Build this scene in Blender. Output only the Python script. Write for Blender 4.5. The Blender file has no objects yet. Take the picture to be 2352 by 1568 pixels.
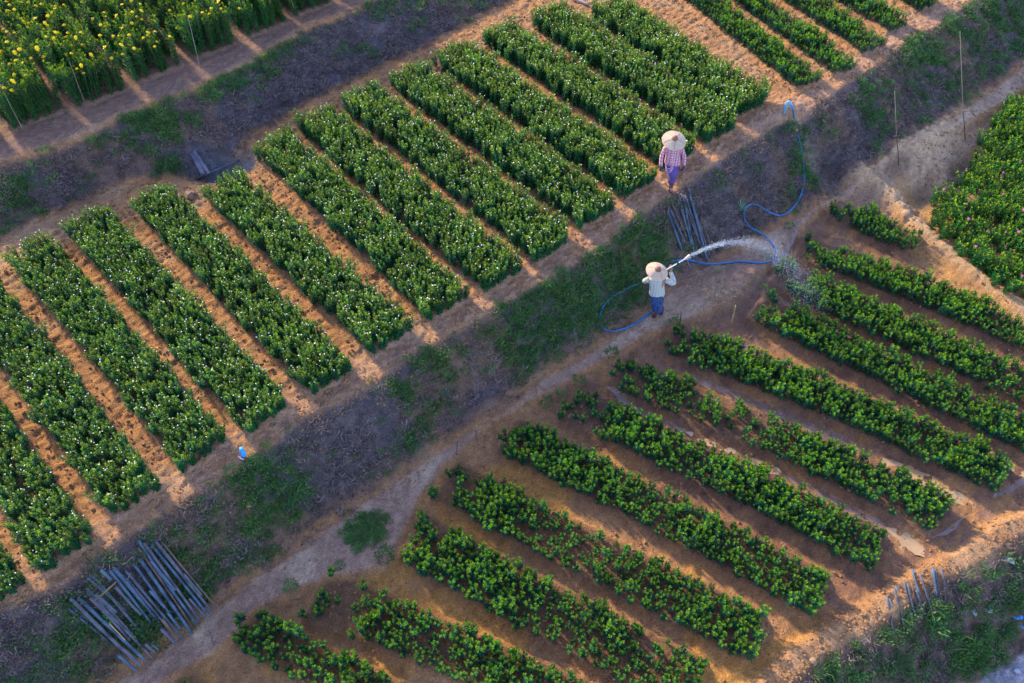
import bpy, math, random
import numpy as np
from mathutils import Vector, Matrix, Euler
rng = np.random.default_rng(7); random.seed(7)
S = bpy.context.scene; COL = S.collection
R = math.radians
# ------------------------------------------------------------------ camera, sky, sun
CAMH, PITCH, FPX = 12.0, R(50.0), 1829.0      # metres, below horizon, focal length in photo pixels (2352 wide)
cam = bpy.data.objects.new('camera', bpy.data.cameras.new('camera')); COL.objects.link(cam)
cam.location = (0, 0, CAMH); cam.rotation_euler = (math.pi/2 - PITCH, 0, 0)
cam.data.sensor_width = 36; cam.data.lens = FPX/2352*36; cam.data.clip_end = 2000; cam.data.clip_start = .1
S.camera = cam
SUN_EL = R(23.5); TRAVEL = R(-47.0)           # the light travels towards lower right
d = Vector((math.cos(TRAVEL)*math.cos(SUN_EL), math.sin(TRAVEL)*math.cos(SUN_EL), -math.sin(SUN_EL)))
sun = bpy.data.objects.new('sun', bpy.data.lights.new('sun', 'SUN')); COL.objects.link(sun)
sun.data.energy = 2.4; sun.data.angle = R(3.5); sun.data.color = (1.0, .77, .48)
sun.rotation_euler = d.to_track_quat('-Z', 'Y').to_euler()
w = bpy.data.worlds.new('World'); S.world = w; w.use_nodes = True
nt = w.node_tree; bg = nt.nodes['Background']
sky = nt.nodes.new('ShaderNodeTexSky'); sky.sky_type = 'NISHITA'; sky.sun_disc = False
sky.sun_elevation = SUN_EL; sky.sun_rotation = math.atan2(-d.x, -d.y); sky.ozone_density = 4; sky.air_density = 1.0; sky.dust_density = .3
hsv = nt.nodes.new('ShaderNodeHueSaturation'); hsv.inputs['Saturation'].default_value = .86; hsv.inputs['Hue'].default_value = .522; nt.links.new(sky.outputs[0], hsv.inputs['Color']); nt.links.new(hsv.outputs[0], bg.inputs[0]); bg.inputs[1].default_value = .15
S.view_settings.view_transform = 'Standard'; S.view_settings.look = 'None'
S.view_settings.exposure = 2.03; S.view_settings.gamma = 1
try: S.cycles.pixel_filter_width = 1.0
except Exception: pass

# ------------------------------------------------------------------ picture -> world
SP, CP = math.sin(PITCH), math.cos(PITCH)
def ray(px, py):
    a, b = (px-1176)/FPX, (py-784)/FPX
    return np.array([a, CP - SP*b, -(SP + CP*b)])
def pt(px, py, z):                             # the point of that height seen at this pixel
    r = ray(px, py); t = (z-CAMH)/r[2]
    return np.array([r[0]*t, r[1]*t, z])
def pix(x, y, z):
    x, y, z = np.asarray(x, float), np.asarray(y, float), np.asarray(z, float)-CAMH
    dep = y*CP - z*SP; up = y*SP + z*CP
    return 1176+FPX*x/dep, 784-FPX*up/dep
# ------------------------------------------------------------------ noise
class Noise:
    def __init__(s, seed): s.t = np.random.default_rng(seed).random((256, 256))
    def __call__(s, x, y, f=1.0):
        x = np.asarray(x)*f + 97.3; y = np.asarray(y)*f + 31.7
        i, j = np.floor(x).astype(int), np.floor(y).astype(int); u, v = x-i, y-j
        u = u*u*(3-2*u); v = v*v*(3-2*v); t = s.t
        a = t[i & 255, j & 255]; b = t[(i+1) & 255, j & 255]; c = t[i & 255, (j+1) & 255]; e = t[(i+1) & 255, (j+1) & 255]
        return (a*(1-u)+b*u)*(1-v) + (c*(1-u)+e*u)*v
    def fb(s, x, y, f=1.0, o=4):
        r = 0; a = .5; n = 0
        for k in range(o): r = r + a*s(x+13.1*k, y-7.7*k, f*2**k); n += a; a *= .55
        return r/n
N1, N2, N3, N4 = Noise(1), Noise(2), Noise(3), Noise(4)
def sst(x): x = np.clip(x, 0, 1); return x*x*(3-2*x)
# ------------------------------------------------------------------ terrain: terraces in a (u along the banks, v downhill) frame
O = pt(825, 890, 0)[:2]; ang = math.atan2(.663, .748); UA = np.array([math.cos(ang), math.sin(ang)]); VA = np.array([UA[1], -UA[0]])
def uv(x, y): dx, dy = x-O[0], y-O[1]; return dx*UA[0]+dy*UA[1], dx*VA[0]+dy*VA[1]
Z0, Z1, ZP, Z2, ZD, ZB = .80, 0.0, -1.25, -1.40, -1.12, -2.5
def bound(pts, z):
    P = np.array([pt(a, b, z)[:2] for a, b in pts]); u, v = uv(P[:, 0], P[:, 1]); o = np.argsort(u); u, v = u[o], v[o]
    return np.concatenate([[u[0]-300], u, [u[-1]+300]]), np.concatenate([[v[0]], v, [v[-1]]])
B0 = bound([(-300, 480), (0, 372), (160, 318), (270, 262), (430, 205), (560, 140), (700, 62), (830, 10), (900, -30), (1150, -160)], Z0)
B1 = bound([(-250, 670), (0, 560), (150, 487), (300, 425), (400, 408), (480, 400), (560, 335), (680, 258), (900, 150), (1050, 72), (1170, 8), (1400, -110)], Z1)
B2 = bound([(-300, 1600), (0, 1418), (150, 1350), (300, 1240), (470, 1130), (620, 1040), (700, 975), (860, 888), (960, 818), (1100, 742), (1270, 645), (1400, 562), (1500, 485), (1560, 448), (1700, 352), (1790, 292), (1850, 268), (1900, 235), (2100, 98), (2250, 5), (2400, -90)], Z1)
B2[1][:] -= .16
B3 = bound([(0, 1765), (300, 1540), (420, 1445), (560, 1345), (700, 1245), (860, 1130), (1000, 1038), (1150, 942), (1240, 880), (1370, 792), (1480, 722), (1600, 640), (1780, 525), (1900, 458), (2100, 330), (2352, 152), (2600, -10)], ZP)
B4 = bound([(100, 1765), (350, 1568), (480, 1490), (590, 1390), (690, 1335), (880, 1302), (935, 1195), (1000, 1075), (1130, 962), (1270, 892), (1390, 812), (1500, 760), (1690, 690), (1790, 570), (1880, 478), (1990, 420), (2180, 300), (2352, 200), (2600, 40)], ZP)
B5 = bound([(1500, 1720), (1690, 1560), (1790, 1480), (1940, 1382), (2090, 1292), (2220, 1225), (2352, 1130), (2600, 980)], Z2)
def bv(B, u): return np.interp(u, B[0], B[1])
def mk(pts, z, wd, flip=0, sparse=0, kind=0, nm=''):
    return dict(P=np.array([pt(a, b, z)[:2] for a, b in pts]), w=wd, z=z, sparse=sparse, kind=kind, nm=nm)
F1 = [((-210, 1080), (10, 1385)), ((-150, 800), (170, 1280)), ((-60, 660), (325, 1155)), ((85, 592), (480, 1050)), ((218, 528), (622, 968)), ((365, 475), (765, 880)),
      ((522, 445), (903, 790)), ((640, 350), (1035, 712)), ((730, 292), (1158, 650)), ((830, 240), (1272, 580)), ((935, 188), (1372, 506)),
      ((1040, 142), (1468, 438)), ((1150, 97), (1563, 372)), ((1258, 55), (1655, 316)), ((1395, 38), (1722, 258))]
BED1 = [mk(p, Z1, .73+.023*k) for k, p in enumerate(F1)]
F3 = [((1500, -75), (1855, 198)), ((1620, -60), (1940, 168)), ((1760, -40), (2003, 118)), ((1870, -40), (2062, 68)), ((2000, -50), (2128, 20))]
BED3 = [mk(p, Z1, .74) for p in F3]
F2 = [((1912, 490), (2095, 572)), ((1838, 578), (2130, 690), (2430, 822)), ((1778, 640), (2030, 758), (2430, 936)), ((1728, 715), (1960, 825), (2430, 1052)),
      ((1535, 788), (1920, 935), (2285, 1100)), ((1412, 862), (1790, 1018), (2145, 1190)), ((1305, 935), (1660, 1098), (2005, 1272)),
      ((1165, 1008), (1520, 1185), (1870, 1370)), ((1022, 1112), (1330, 1268), (1730, 1470)), ((948, 1245), (1200, 1378), (1590, 1585)),
      ((728, 1378), (930, 1450), (1420, 1670)), ((562, 1448), (720, 1528), (900, 1622)), ((390, 1585), (600, 1670))]
BED2 = [mk(p, Z2, w_) for p, w_ in zip(F2, (.7, .78, .8, .8, .8, .78, .78, .78, .8, .85, .72, .58, .35))]
E0 = [(-60, 335), (92, 276), (240, 225), (372, 170), (500, 116), (620, 68), (722, 22), (820, -20)]
BED0 = []
for a, b in E0:
    e = pt(a, b, Z0)[:2]; s = e + np.array([-.655, .755])*9.5
    BED0.append(dict(P=np.array([s, e]), w=1.10, z=Z0))
def seg_dist(x, y, P):                          # distance to polyline and arclength
    best = np.full(np.shape(x), 1e9); sl = np.zeros(np.shape(x)); acc = 0
    for k in range(len(P)-1):
        a, b = P[k], P[k+1]; L = np.hypot(*(b-a)); t = ((x-a[0])*(b[0]-a[0])+(y-a[1])*(b[1]-a[1]))/L**2; tc = np.clip(t, 0, 1)
        q = np.hypot(x-a[0]-tc*(b[0]-a[0]), y-a[1]-tc*(b[1]-a[1])); m = q < best
        best = np.where(m, q, best); sl = np.where(m, acc+tc*L, sl); acc += L
    return best, sl
def rect_in(x, y, P, w, r=.12):                 # 1 inside a bed, 0 outside, soft border r
    acc = np.zeros(np.shape(x))
    for k in range(len(P)-1):
        a, b = P[k], P[k+1]; L = np.hypot(*(b-a)); t = ((x-a[0])*(b[0]-a[0])+(y-a[1])*(b[1]-a[1]))/L
        q = np.abs((x-a[0])*(b[1]-a[1])-(y-a[1])*(b[0]-a[0]))/L
        along = np.minimum(t+(.1 if k == 0 else .3), L-t+(.1 if k == len(P)-2 else .3))
        acc = np.maximum(acc, sst((w/2+r-q)/r)*sst(along/r))
    return acc
def g(x, y, px, py, z, r, el=1.0, th=0):
    c = pt(px, py, z); dx, dy = x-c[0], y-c[1]; ct, sn = math.cos(th), math.sin(th); a, b = dx*ct+dy*sn, -dx*sn+dy*ct
    return np.exp(-(a/(r*el))**2-(b/r)**2)
TRK = np.array([pt(a, b, Z2)[:2] for a, b in ((1960, 425), (2040, 455), (2110, 520), (2200, 600), (2290, 670), (2420, 770))])
def zones(x, y):
    u, v = uv(x, y); wob = (N2.fb(x, y, .9, 3)-.5)*.35
    z = dict(u=u, v=v)
    vs = [bv(B, u) for B in (B0, B1, B2, B3, B4, B5)]
    for k, n in enumerate('v0 v1 v2 v3 v4 v5'.split()): z[n] = vs[k]
    z['wob'] = wob
    return z
def H(x, y, beds=True):
    x = np.asarray(x, float); y = np.asarray(y, float); Z = zones(x, y); v = Z['v'] + Z['wob']*.6
    v0, v1, v2, v3, v4, v5 = (Z[k] for k in ('v0', 'v1', 'v2', 'v3', 'v4', 'v5'))
    K = [(v0-.1, Z0), (v1, Z1+.03), (v2, Z1), (v2+(v3-v2)*.84, ZD), (v3, ZP), (v4, ZP), (v4+.28, Z2), (v5+.08, Z2), (v5+.30, Z2+.15), (v5+.55, Z2+.13), (v5+2.1, ZB)]
    h = np.full(x.shape, Z0)
    for k in range(len(K)-1):
        (a, za), (b, zb) = K[k], K[k+1]; t = (v-a)/np.maximum(b-a, .02)
        lin = np.clip(t, 0, 1); s = .3*sst(t)+.7*lin
        h = h + (zb-za)*s
    bank = sst((v-v0)/.4)*sst((v1-v)/.3) + sst((v-v2-.1)/.4)*sst((v3-v)/.4) + sst((v-v5-.9)/.5)
    bank = np.clip(bank, 0, 1)
    fine = N1.fb(x, y, 2.3, 4)-.5; lump = N3.fb(x, y, 9, 3)-.5
    mf = sst((v-v1)/.2)*sst((v2-v)/.2); grit = N4.fb(x, y, 16, 2)-.5
    h = h + fine*(.06+.12*bank) + lump*(.045+.05*bank+.045*mf) + grit*(.022+.02*mf)
    if beds:
        bm = np.zeros(x.shape)
        for b in BED1+BED3: bm = np.maximum(bm, rect_in(x, y, b['P'], b['w'], .16)*.07)
        for b in BED2: bm = np.maximum(bm, rect_in(x, y, b['P'], b['w']+.06, .15)*.15)
        for b in BED0: bm = np.maximum(bm, rect_in(x, y, b['P'], b['w'], .15)*.06)
        h = h + bm
    # mounds, the rut beside the pink field, gully beside the standpipe, the basin
    h = h + .38*g(x, y, 1640, 665, ZP, .85, 1.5, .2) + .12*g(x, y, 1740, 640, ZP, .5)
    h = h + .24*g(x, y, 2090, 335, ZP, 1.15, 1.7, .65) + .18*g(x, y, 1990, 420, ZP, .6, 1.5, -.6)
    h = h - .38*g(x, y, 2225, 375, ZP, .5, 2.0, 1.0) - .3*g(x, y, 2130, 430, ZP, .32, 2.4, .9) - .16*g(x, y, 2035, 395, ZP, .25, 2.0, .9)
    dt, sl = seg_dist(x, y, TRK); h = h + .12*np.exp(-((dt)/.3)**2)
    h = h - .55*g(x, y, 1893, 340, -.5, .38, 2.6, -.9)
    h = h - .55*g(x, y, 505, 372, .1, .42, 1.7, .35)
    h = h + (N3.fb(x, y, 4, 3)-.5)*.22*np.clip(g(x, y, 2090, 350, ZP, 1.4, 1.6, .6)+g(x, y, 1640, 665, ZP, 1.1, 1.5, .2)+.6*np.exp(-(dt/.5)**2), 0, 1)
    h = h + .10*g(x, y, 905, 1270, ZP, 1.0, 1.5, .4)
    h = h + .20*g(x, y, 1800, 250, 0, .35, 1.6, .4)
    return h
def gp(px, py, dz=0.0):                          # first hit of the pixel's ray with the terrain
    r = ray(px, py); tt = np.linspace((CAMH-2.2)/-r[2], (CAMH+3.4)/-r[2], 260)
    q = CAMH+r[2]*tt - H(r[0]*tt, r[1]*tt); k = int(np.argmax(q < 0)); lo, hi = tt[max(k-1, 0)], tt[k]
    for _ in range(3):
        ts = np.linspace(lo, hi, 9); q = CAMH+r[2]*ts - H(r[0]*ts, r[1]*ts); k = max(int(np.argmax(q < 0)), 1); lo, hi = ts[k-1], ts[k]
    t = (lo+hi)/2
    return np.array([r[0]*t, r[1]*t, CAMH+r[2]*t+dz])

# ------------------------------------------------------------------ helpers
def tag(o, label=None, cat=None, group=None, kind=None):
    if label: o['label'] = label
    if cat: o['category'] = cat
    if group: o['group'] = group
    if kind: o['kind'] = kind
    return o
def empty(name, loc, rz=0):
    o = bpy.data.objects.new(name, None); COL.objects.link(o); o.location = loc; o.rotation_euler = (0, 0, rz); o.empty_display_size = .1; return o
def obj(name, me, mat=None, parent=None, link=True):
    o = bpy.data.objects.new(name, me)
    if mat is not None and len(me.materials) == 0: me.materials.append(mat)
    if link: COL.objects.link(o)
    if parent: o.parent = parent
    return o
def mesh(name, V, F, mat=None, smooth=False, mats=None, mi=None, attr=None):
    me = bpy.data.meshes.new(name); V = np.asarray(V, np.float32)
    if isinstance(F, np.ndarray):
        n, k = F.shape; me.vertices.add(len(V)); me.vertices.foreach_set('co', V.ravel())
        me.loops.add(n*k); me.polygons.add(n); me.loops.foreach_set('vertex_index', F.ravel().astype(np.int32))
        me.polygons.foreach_set('loop_start', np.arange(0, n*k, k, dtype=np.int32))
        me.polygons.foreach_set('loop_total', np.full(n, k, np.int32))
        me.update(calc_edges=True)
    else: me.from_pydata([tuple(v) for v in V], [], F); me.update()
    if mat: me.materials.append(mat)
    for m in mats or []: me.materials.append(m)
    if mi is not None: me.polygons.foreach_set('material_index', np.asarray(mi, np.int32))
    if attr is not None:
        a = me.attributes.new('tip', 'FLOAT', 'POINT'); a.data.foreach_set('value', np.asarray(attr, np.float32))
    me.polygons.foreach_set('use_smooth', np.full(len(me.polygons), smooth))
    return me
class MB:
    def __init__(s): s.V = []; s.F = []
    def tube(s, P, rad, n=8, cap=True, flat=1.0):
        P = [Vector(p) for p in P]; m = len(P); rad = list(rad) if hasattr(rad, '__len__') else [rad]*m
        b = len(s.V); t0 = (P[1]-P[0]).normalized(); up = Vector((0, 0, 1)) if abs(t0.z) < .9 else Vector((1, 0, 0)); X = t0.cross(up).normalized()
        for k in range(m):
            t = (P[min(k+1, m-1)]-P[max(k-1, 0)]).normalized(); X = (X-t*X.dot(t)).normalized(); Y = t.cross(X)
            r = rad[k]; rx, ry = r if hasattr(r, '__len__') else (r, r*flat)
            for j in range(n): a = 2*math.pi*j/n; s.V.append(P[k]+X*math.cos(a)*rx+Y*math.sin(a)*ry)
        for k in range(m-1):
            for j in range(n): s.F.append((b+k*n+j, b+k*n+(j+1) % n, b+(k+1)*n+(j+1) % n, b+(k+1)*n+j))
        if cap: s.F.append(tuple(b+j for j in range(n))[::-1]); s.F.append(tuple(b+(m-1)*n+j for j in range(n)))
        return s
    def lathe(s, prof, n=32, c=(0, 0, 0), wave=None):
        b = len(s.V)
        for i, (r, z) in enumerate(prof):
            for j in range(n):
                a = 2*math.pi*j/n; q = wave(i, a) if wave else 1; s.V.append(Vector((c[0]+r*math.cos(a)*q, c[1]+r*math.sin(a)*q, c[2]+z)))
        for k in range(len(prof)-1):
            for j in range(n): s.F.append((b+k*n+j, b+k*n+(j+1) % n, b+(k+1)*n+(j+1) % n, b+(k+1)*n+j))
        return s
    def loft(s, secs, n=20, fold=0, top=True, bot=True):     # secs: (cx,cy,z,rx,ry)
        b = len(s.V)
        for i, (cx, cy, z, rx, ry) in enumerate(secs):
            for j in range(n):
                a = 2*math.pi*j/n; q = 1+fold*math.sin(a*5+i*.7)*(.5+.5*math.cos(a*2+i)); s.V.append(Vector((cx+rx*math.cos(a)*q, cy+ry*math.sin(a)*q, z)))
        m = len(secs)
        for k in range(m-1):
            for j in range(n): s.F.append((b+k*n+j, b+(k+1)*n+j, b+(k+1)*n+(j+1) % n, b+k*n+(j+1) % n))
        if top: s.F.append(tuple(b+j for j in range(n)))
        if bot: s.F.append(tuple(b+(m-1)*n+j for j in range(n))[::-1])
        return s
    def build(s, name, mat, parent=None, smooth=True): return obj(name, mesh(name, s.V, s.F, mat, smooth), None, parent)
def rock_mesh(name, seed, mat, sub=2, sq=.7):
    import bmesh
    bm = bmesh.new(); bmesh.ops.create_icosphere(bm, subdivisions=sub, radius=1); rr = np.random.default_rng(seed); dirs = rr.normal(size=(7, 3)); dirs /= np.linalg.norm(dirs, axis=1)[:, None]; cut = rr.uniform(.55, .9, 7)
    for v in bm.verts:
        p = np.array(v.co)
        for dd, c in zip(dirs, cut):
            e = p@dd
            if e > c: p = p - dd*(e-c)*.9
        v.co = p*np.array([1, rr.uniform(.97, 1.03), sq])
    me = bpy.data.meshes.new(name); bm.to_mesh(me); bm.free(); me.materials.append(mat); return me
# ------------------------------------------------------------------ materials
def M(name, col, rough=.8, var=.25, scale=8, bump=.0, bscale=30, spec=.3, extra=None, metal=0):
    m = bpy.data.materials.new(name); m.use_nodes = True; t = m.node_tree; p = t.nodes['Principled BSDF']
    p.inputs['Roughness'].default_value = rough; p.inputs['Specular IOR Level'].default_value = spec; p.inputs['Metallic'].default_value = metal
    tc = t.nodes.new('ShaderNodeTexCoord'); nz = t.nodes.new('ShaderNodeTexNoise'); nz.inputs['Scale'].default_value = scale; nz.inputs['Detail'].default_value = 6
    t.links.new(tc.outputs['Object'], nz.inputs['Vector'])
    rp = t.nodes.new('ShaderNodeValToRGB'); e = rp.color_ramp.elements; e[0].position = .3; e[1].position = .7
    e[0].color = tuple(c*(1-var) for c in col)+(1,); c2 = extra or tuple(min(1, c*(1+var)) for c in col); e[1].color = tuple(c2)+(1,)
    t.links.new(nz.outputs['Fac'], rp.inputs[0]); t.links.new(rp.outputs[0], p.inputs['Base Color'])
    if bump:
        b2 = t.nodes.new('ShaderNodeTexNoise'); b2.inputs['Scale'].default_value = bscale; b2.inputs['Detail'].default_value = 5; t.links.new(tc.outputs['Object'], b2.inputs['Vector'])
        bp = t.nodes.new('ShaderNodeBump'); bp.inputs['Strength'].default_value = bump; bp.inputs['Distance'].default_value = .02; t.links.new(b2.outputs['Fac'], bp.inputs['Height']); t.links.new(bp.outputs[0], p.inputs['Normal'])
    return m
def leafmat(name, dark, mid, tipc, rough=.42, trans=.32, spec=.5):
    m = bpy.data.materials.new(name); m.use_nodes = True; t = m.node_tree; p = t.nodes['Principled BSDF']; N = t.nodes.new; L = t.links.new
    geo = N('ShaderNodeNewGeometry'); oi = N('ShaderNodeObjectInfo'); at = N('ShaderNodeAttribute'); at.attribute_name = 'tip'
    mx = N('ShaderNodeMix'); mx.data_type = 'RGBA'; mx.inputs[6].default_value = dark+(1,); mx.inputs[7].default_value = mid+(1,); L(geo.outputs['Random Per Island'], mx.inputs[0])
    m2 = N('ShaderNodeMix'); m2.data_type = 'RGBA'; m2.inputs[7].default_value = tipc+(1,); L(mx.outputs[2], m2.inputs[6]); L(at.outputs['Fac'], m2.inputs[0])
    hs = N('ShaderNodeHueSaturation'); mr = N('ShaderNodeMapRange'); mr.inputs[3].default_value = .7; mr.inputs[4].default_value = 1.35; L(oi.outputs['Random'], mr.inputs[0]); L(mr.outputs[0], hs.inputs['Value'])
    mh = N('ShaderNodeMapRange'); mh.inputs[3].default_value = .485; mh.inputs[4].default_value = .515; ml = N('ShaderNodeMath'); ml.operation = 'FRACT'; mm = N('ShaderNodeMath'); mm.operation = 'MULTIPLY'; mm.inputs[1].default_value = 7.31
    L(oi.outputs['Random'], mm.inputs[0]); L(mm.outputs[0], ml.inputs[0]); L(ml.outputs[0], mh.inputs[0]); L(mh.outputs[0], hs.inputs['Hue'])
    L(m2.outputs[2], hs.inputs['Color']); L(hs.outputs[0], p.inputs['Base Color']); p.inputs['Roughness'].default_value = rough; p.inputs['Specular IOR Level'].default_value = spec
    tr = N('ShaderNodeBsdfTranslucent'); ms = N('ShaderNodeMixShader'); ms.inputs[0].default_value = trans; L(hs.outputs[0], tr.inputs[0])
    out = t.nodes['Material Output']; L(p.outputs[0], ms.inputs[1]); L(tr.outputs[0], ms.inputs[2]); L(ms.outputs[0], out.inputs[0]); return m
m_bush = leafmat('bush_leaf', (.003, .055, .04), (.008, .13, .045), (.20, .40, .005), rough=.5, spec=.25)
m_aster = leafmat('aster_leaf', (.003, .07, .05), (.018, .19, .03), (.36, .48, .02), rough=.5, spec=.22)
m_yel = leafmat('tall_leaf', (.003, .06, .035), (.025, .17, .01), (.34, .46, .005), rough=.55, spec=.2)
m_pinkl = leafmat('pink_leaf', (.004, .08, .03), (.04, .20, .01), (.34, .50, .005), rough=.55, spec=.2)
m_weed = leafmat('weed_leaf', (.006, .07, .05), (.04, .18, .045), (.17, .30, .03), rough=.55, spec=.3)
m_dry = leafmat('dry_grass', (.018, .02, .03), (.165, .13, .12), (.36, .28, .21), rough=.9, spec=.1, trans=.15)
m_straw = leafmat('pale_straw', (.35, .26, .12), (.6, .48, .24), (.6, .5, .3), rough=.8, spec=.2, trans=.1)
m_stem = M('stem_green', (.06, .09, .03), .7)
m_white = M('white_petal', (.85, .84, .72), .6, .05); m_ypet = M('yellow_petal', (.95, .60, .0), .55, .1); m_ppet = M('pink_petal', (.42, .01, .25), .55, .3, extra=(.6, .06, .38))
# ------------------------------------------------------------------ ground sheets
def grow(a, b, step, far): # fine inside a..b, growing steps outside
    core = np.arange(a, b+step/2, step); o = []; q = step
    while sum(o) < far: q *= 1.35; o.append(q)
    c = np.cumsum(o); return np.concatenate([a-c[::-1], core, core[-1]+c])
STEP = .05
xs = grow(-17, 17.5, STEP, 600); ys = grow(2.5, 26.5, STEP, 600)
GX, GY = np.meshgrid(xs, ys, indexing='ij'); GZ = H(GX, GY)
def ground_color(x, y):
    Z = zones(x, y); v = Z['v']+Z['wob']*.6; v0, v1, v2, v3, v4, v5 = (Z[k] for k in ('v0', 'v1', 'v2', 'v3', 'v4', 'v5'))
    n = N2.fb(x, y, 1.2, 4); n2 = N4.fb(x, y, 5, 4); n3 = N3.fb(x, y, .45, 3); n5 = N1.fb(x, y, 14, 3)
    soil = np.array([.40, .205, .08]); sand = np.array([.40, .27, .15]); dry = np.array([.085, .072, .075]); grn = np.array([.045, .085, .045]); wet = np.array([.17, .095, .05]); red = np.array([.25, .14, .085]); rust = np.array([.22, .125, .055])
    def mix(a, b, t): return a*(1-t[..., None])+b*t[..., None]
    c = np.broadcast_to(soil, x.shape+(3,)).copy(); wetm = np.zeros(x.shape)
    c = mix(c, sand, sst((n-.48)/.25)*.55)
    c = mix(c, np.array([.25, .15, .075]), sst((n2-.54)/.12)*.55)
    # field 0 front strip
    c = mix(c, np.array([.20, .135, .11]), sst((v0+.1-v)/.3)*.75*(v < v1))
    # under the plants
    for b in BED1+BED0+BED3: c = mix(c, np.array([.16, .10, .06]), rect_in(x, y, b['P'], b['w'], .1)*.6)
    c = mix(c, np.array([.46, .285, .18]), np.exp(-((v-v2+.3)/.45)**2)*.7*(.5+.5*sst((n2-.35)/.25)))
    # banks
    def bankmix(c, m, gb=0.0):
        k = mix(np.broadcast_to(dry, x.shape+(3,)), np.array([.17, .135, .125]), sst((n2-.45)/.2)*.7); k = mix(k, rust, sst((N1.fb(x, y, .8, 3)-.5)/.14)*.5)
        k = mix(k, grn, sst((n-.54+gb)/.12)*.4); return mix(c, k, m)
    m0 = sst((v-v0-.02)/.25)*sst((v1-.05-v)/.22)
    m1 = sst((v-v2+.06)/.2)*sst((v3+.08-v)/.5)
    m2 = sst((v-v5-.42-(n-.5)*.6)/.3)
    c = bankmix(c, m0, .03); c = bankmix(c, m1); c = mix(c, mix(np.broadcast_to(np.array([.07, .05, .04]), x.shape+(3,)), np.array([.16, .11, .08]), sst((n2-.42)/.2)), m2)
    # foot path and sandy waste
    path = sst((v-v3+.02)/.2)*sst((v4+.1-v)/.15)
    pc = mix(np.broadcast_to(np.array([.34, .22, .145]), x.shape+(3,)), np.array([.48, .345, .22]), sst((n-.4)/.25)); c = mix(c, pc, path)
    f2 = sst((v-v4-.08)/.15)*sst((v5+.3-v)/.2)
    c = mix(c, mix(np.broadcast_to(np.array([.37, .20, .085]), x.shape+(3,)), np.array([.50, .25, .065]), sst((n-.42)/.2)), f2)
    # watered part of the lower field
    px, py = pix(x, y, Z2); wr = f2*sst((px*0.80-(py-1005)-950)/260)
    wr = wr*(.45+.55*sst((n2-.35)/.3))
    c = mix(c, mix(np.broadcast_to(np.array([.17, .085, .05]), x.shape+(3,)), np.array([.25, .14, .09]), sst((n-.45)/.2)), wr*.9); wetm = np.maximum(wetm, wr*.7)
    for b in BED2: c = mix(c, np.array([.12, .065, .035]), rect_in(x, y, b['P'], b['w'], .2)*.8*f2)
    # sandy waste beside the pink field, mound beside the hose
    sw = np.clip(g(x, y, 2090, 350, ZP, 1.3, 1.6, .6)*1.6, 0, 1)*(v > v3-.1); c = mix(c, np.array([.54, .37, .20]), sw*(.6+.5*sst((n2-.35)/.2)))
    c = mix(c, np.array([.14, .09, .06]), np.clip(g(x, y, 2060, 385, ZP, .28, 2.5, .8)+g(x, y, 2225, 380, ZP, .5, 2.2, 1.1)+g(x, y, 2000, 430, ZP, .2, 2, .9)+g(x, y, 2130, 440, ZP, .3, 2.2, .9), 0, 1)*.75)  # shading of the hollows painted in as dark brown
    c = mix(c, np.array([.20, .13, .09]), np.clip(g(x, y, 1640, 660, ZP, .9, 1.5, .2)*1.4, 0, 1)*.7)
    dt, _ = seg_dist(x, y, TRK); c = mix(c, np.array([.50, .35, .19]), np.exp(-(dt/.22)**2)*.8); c = mix(c, np.array([.46, .25, .07]), np.exp(-((dt-.55)/.35)**2)*.7*(px > 2050))  # orange strip beyond the ridge: sunlit ground painted into the colour
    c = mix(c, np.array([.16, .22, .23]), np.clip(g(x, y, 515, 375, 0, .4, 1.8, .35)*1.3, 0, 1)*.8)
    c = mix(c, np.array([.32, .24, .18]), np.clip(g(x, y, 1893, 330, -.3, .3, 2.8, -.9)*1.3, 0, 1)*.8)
    # cracked grey road in the lower right corner
    qx, qy = pix(x, y, ZB); rd = sst(((qx-2215)*.55+(qy-1568)+ (n-.5)*40)/22)*(v > v5+1.5); c = mix(c, np.array([.36, .35, .36]), rd)
    n6 = N2.fb(x, y, 19, 2); c = c*(.45+.65*n5+.45*n6)[..., None]
    zone = np.zeros(x.shape, int); zone[(m0 > .5) | (m1 > .5) | (m2 > .5)] = 1; zone[(path > .5)] = 2; zone[rd > .5] = 3
    return c, wetm, zone
GC, GW, GZN = ground_color(GX, GY)
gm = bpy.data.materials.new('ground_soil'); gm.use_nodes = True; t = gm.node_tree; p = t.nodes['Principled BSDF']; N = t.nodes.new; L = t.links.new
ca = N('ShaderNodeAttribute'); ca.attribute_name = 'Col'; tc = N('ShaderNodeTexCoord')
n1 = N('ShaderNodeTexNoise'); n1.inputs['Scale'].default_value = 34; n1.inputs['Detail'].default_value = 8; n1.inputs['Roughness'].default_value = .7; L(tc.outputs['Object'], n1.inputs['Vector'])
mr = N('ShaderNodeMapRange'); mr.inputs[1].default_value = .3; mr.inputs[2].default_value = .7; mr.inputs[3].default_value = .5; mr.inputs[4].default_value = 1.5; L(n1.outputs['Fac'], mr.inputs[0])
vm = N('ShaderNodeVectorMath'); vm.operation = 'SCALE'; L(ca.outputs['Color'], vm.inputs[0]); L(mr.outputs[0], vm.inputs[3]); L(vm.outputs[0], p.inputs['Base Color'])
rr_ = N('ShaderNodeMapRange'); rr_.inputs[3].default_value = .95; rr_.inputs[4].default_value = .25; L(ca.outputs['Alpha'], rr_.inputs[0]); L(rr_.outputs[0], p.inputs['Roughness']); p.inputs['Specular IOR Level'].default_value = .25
vo = N('ShaderNodeTexVoronoi'); vo.feature = 'DISTANCE_TO_EDGE'; vo.inputs['Scale'].default_value = 7; L(tc.outputs['Object'], vo.inputs['Vector'])
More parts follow.
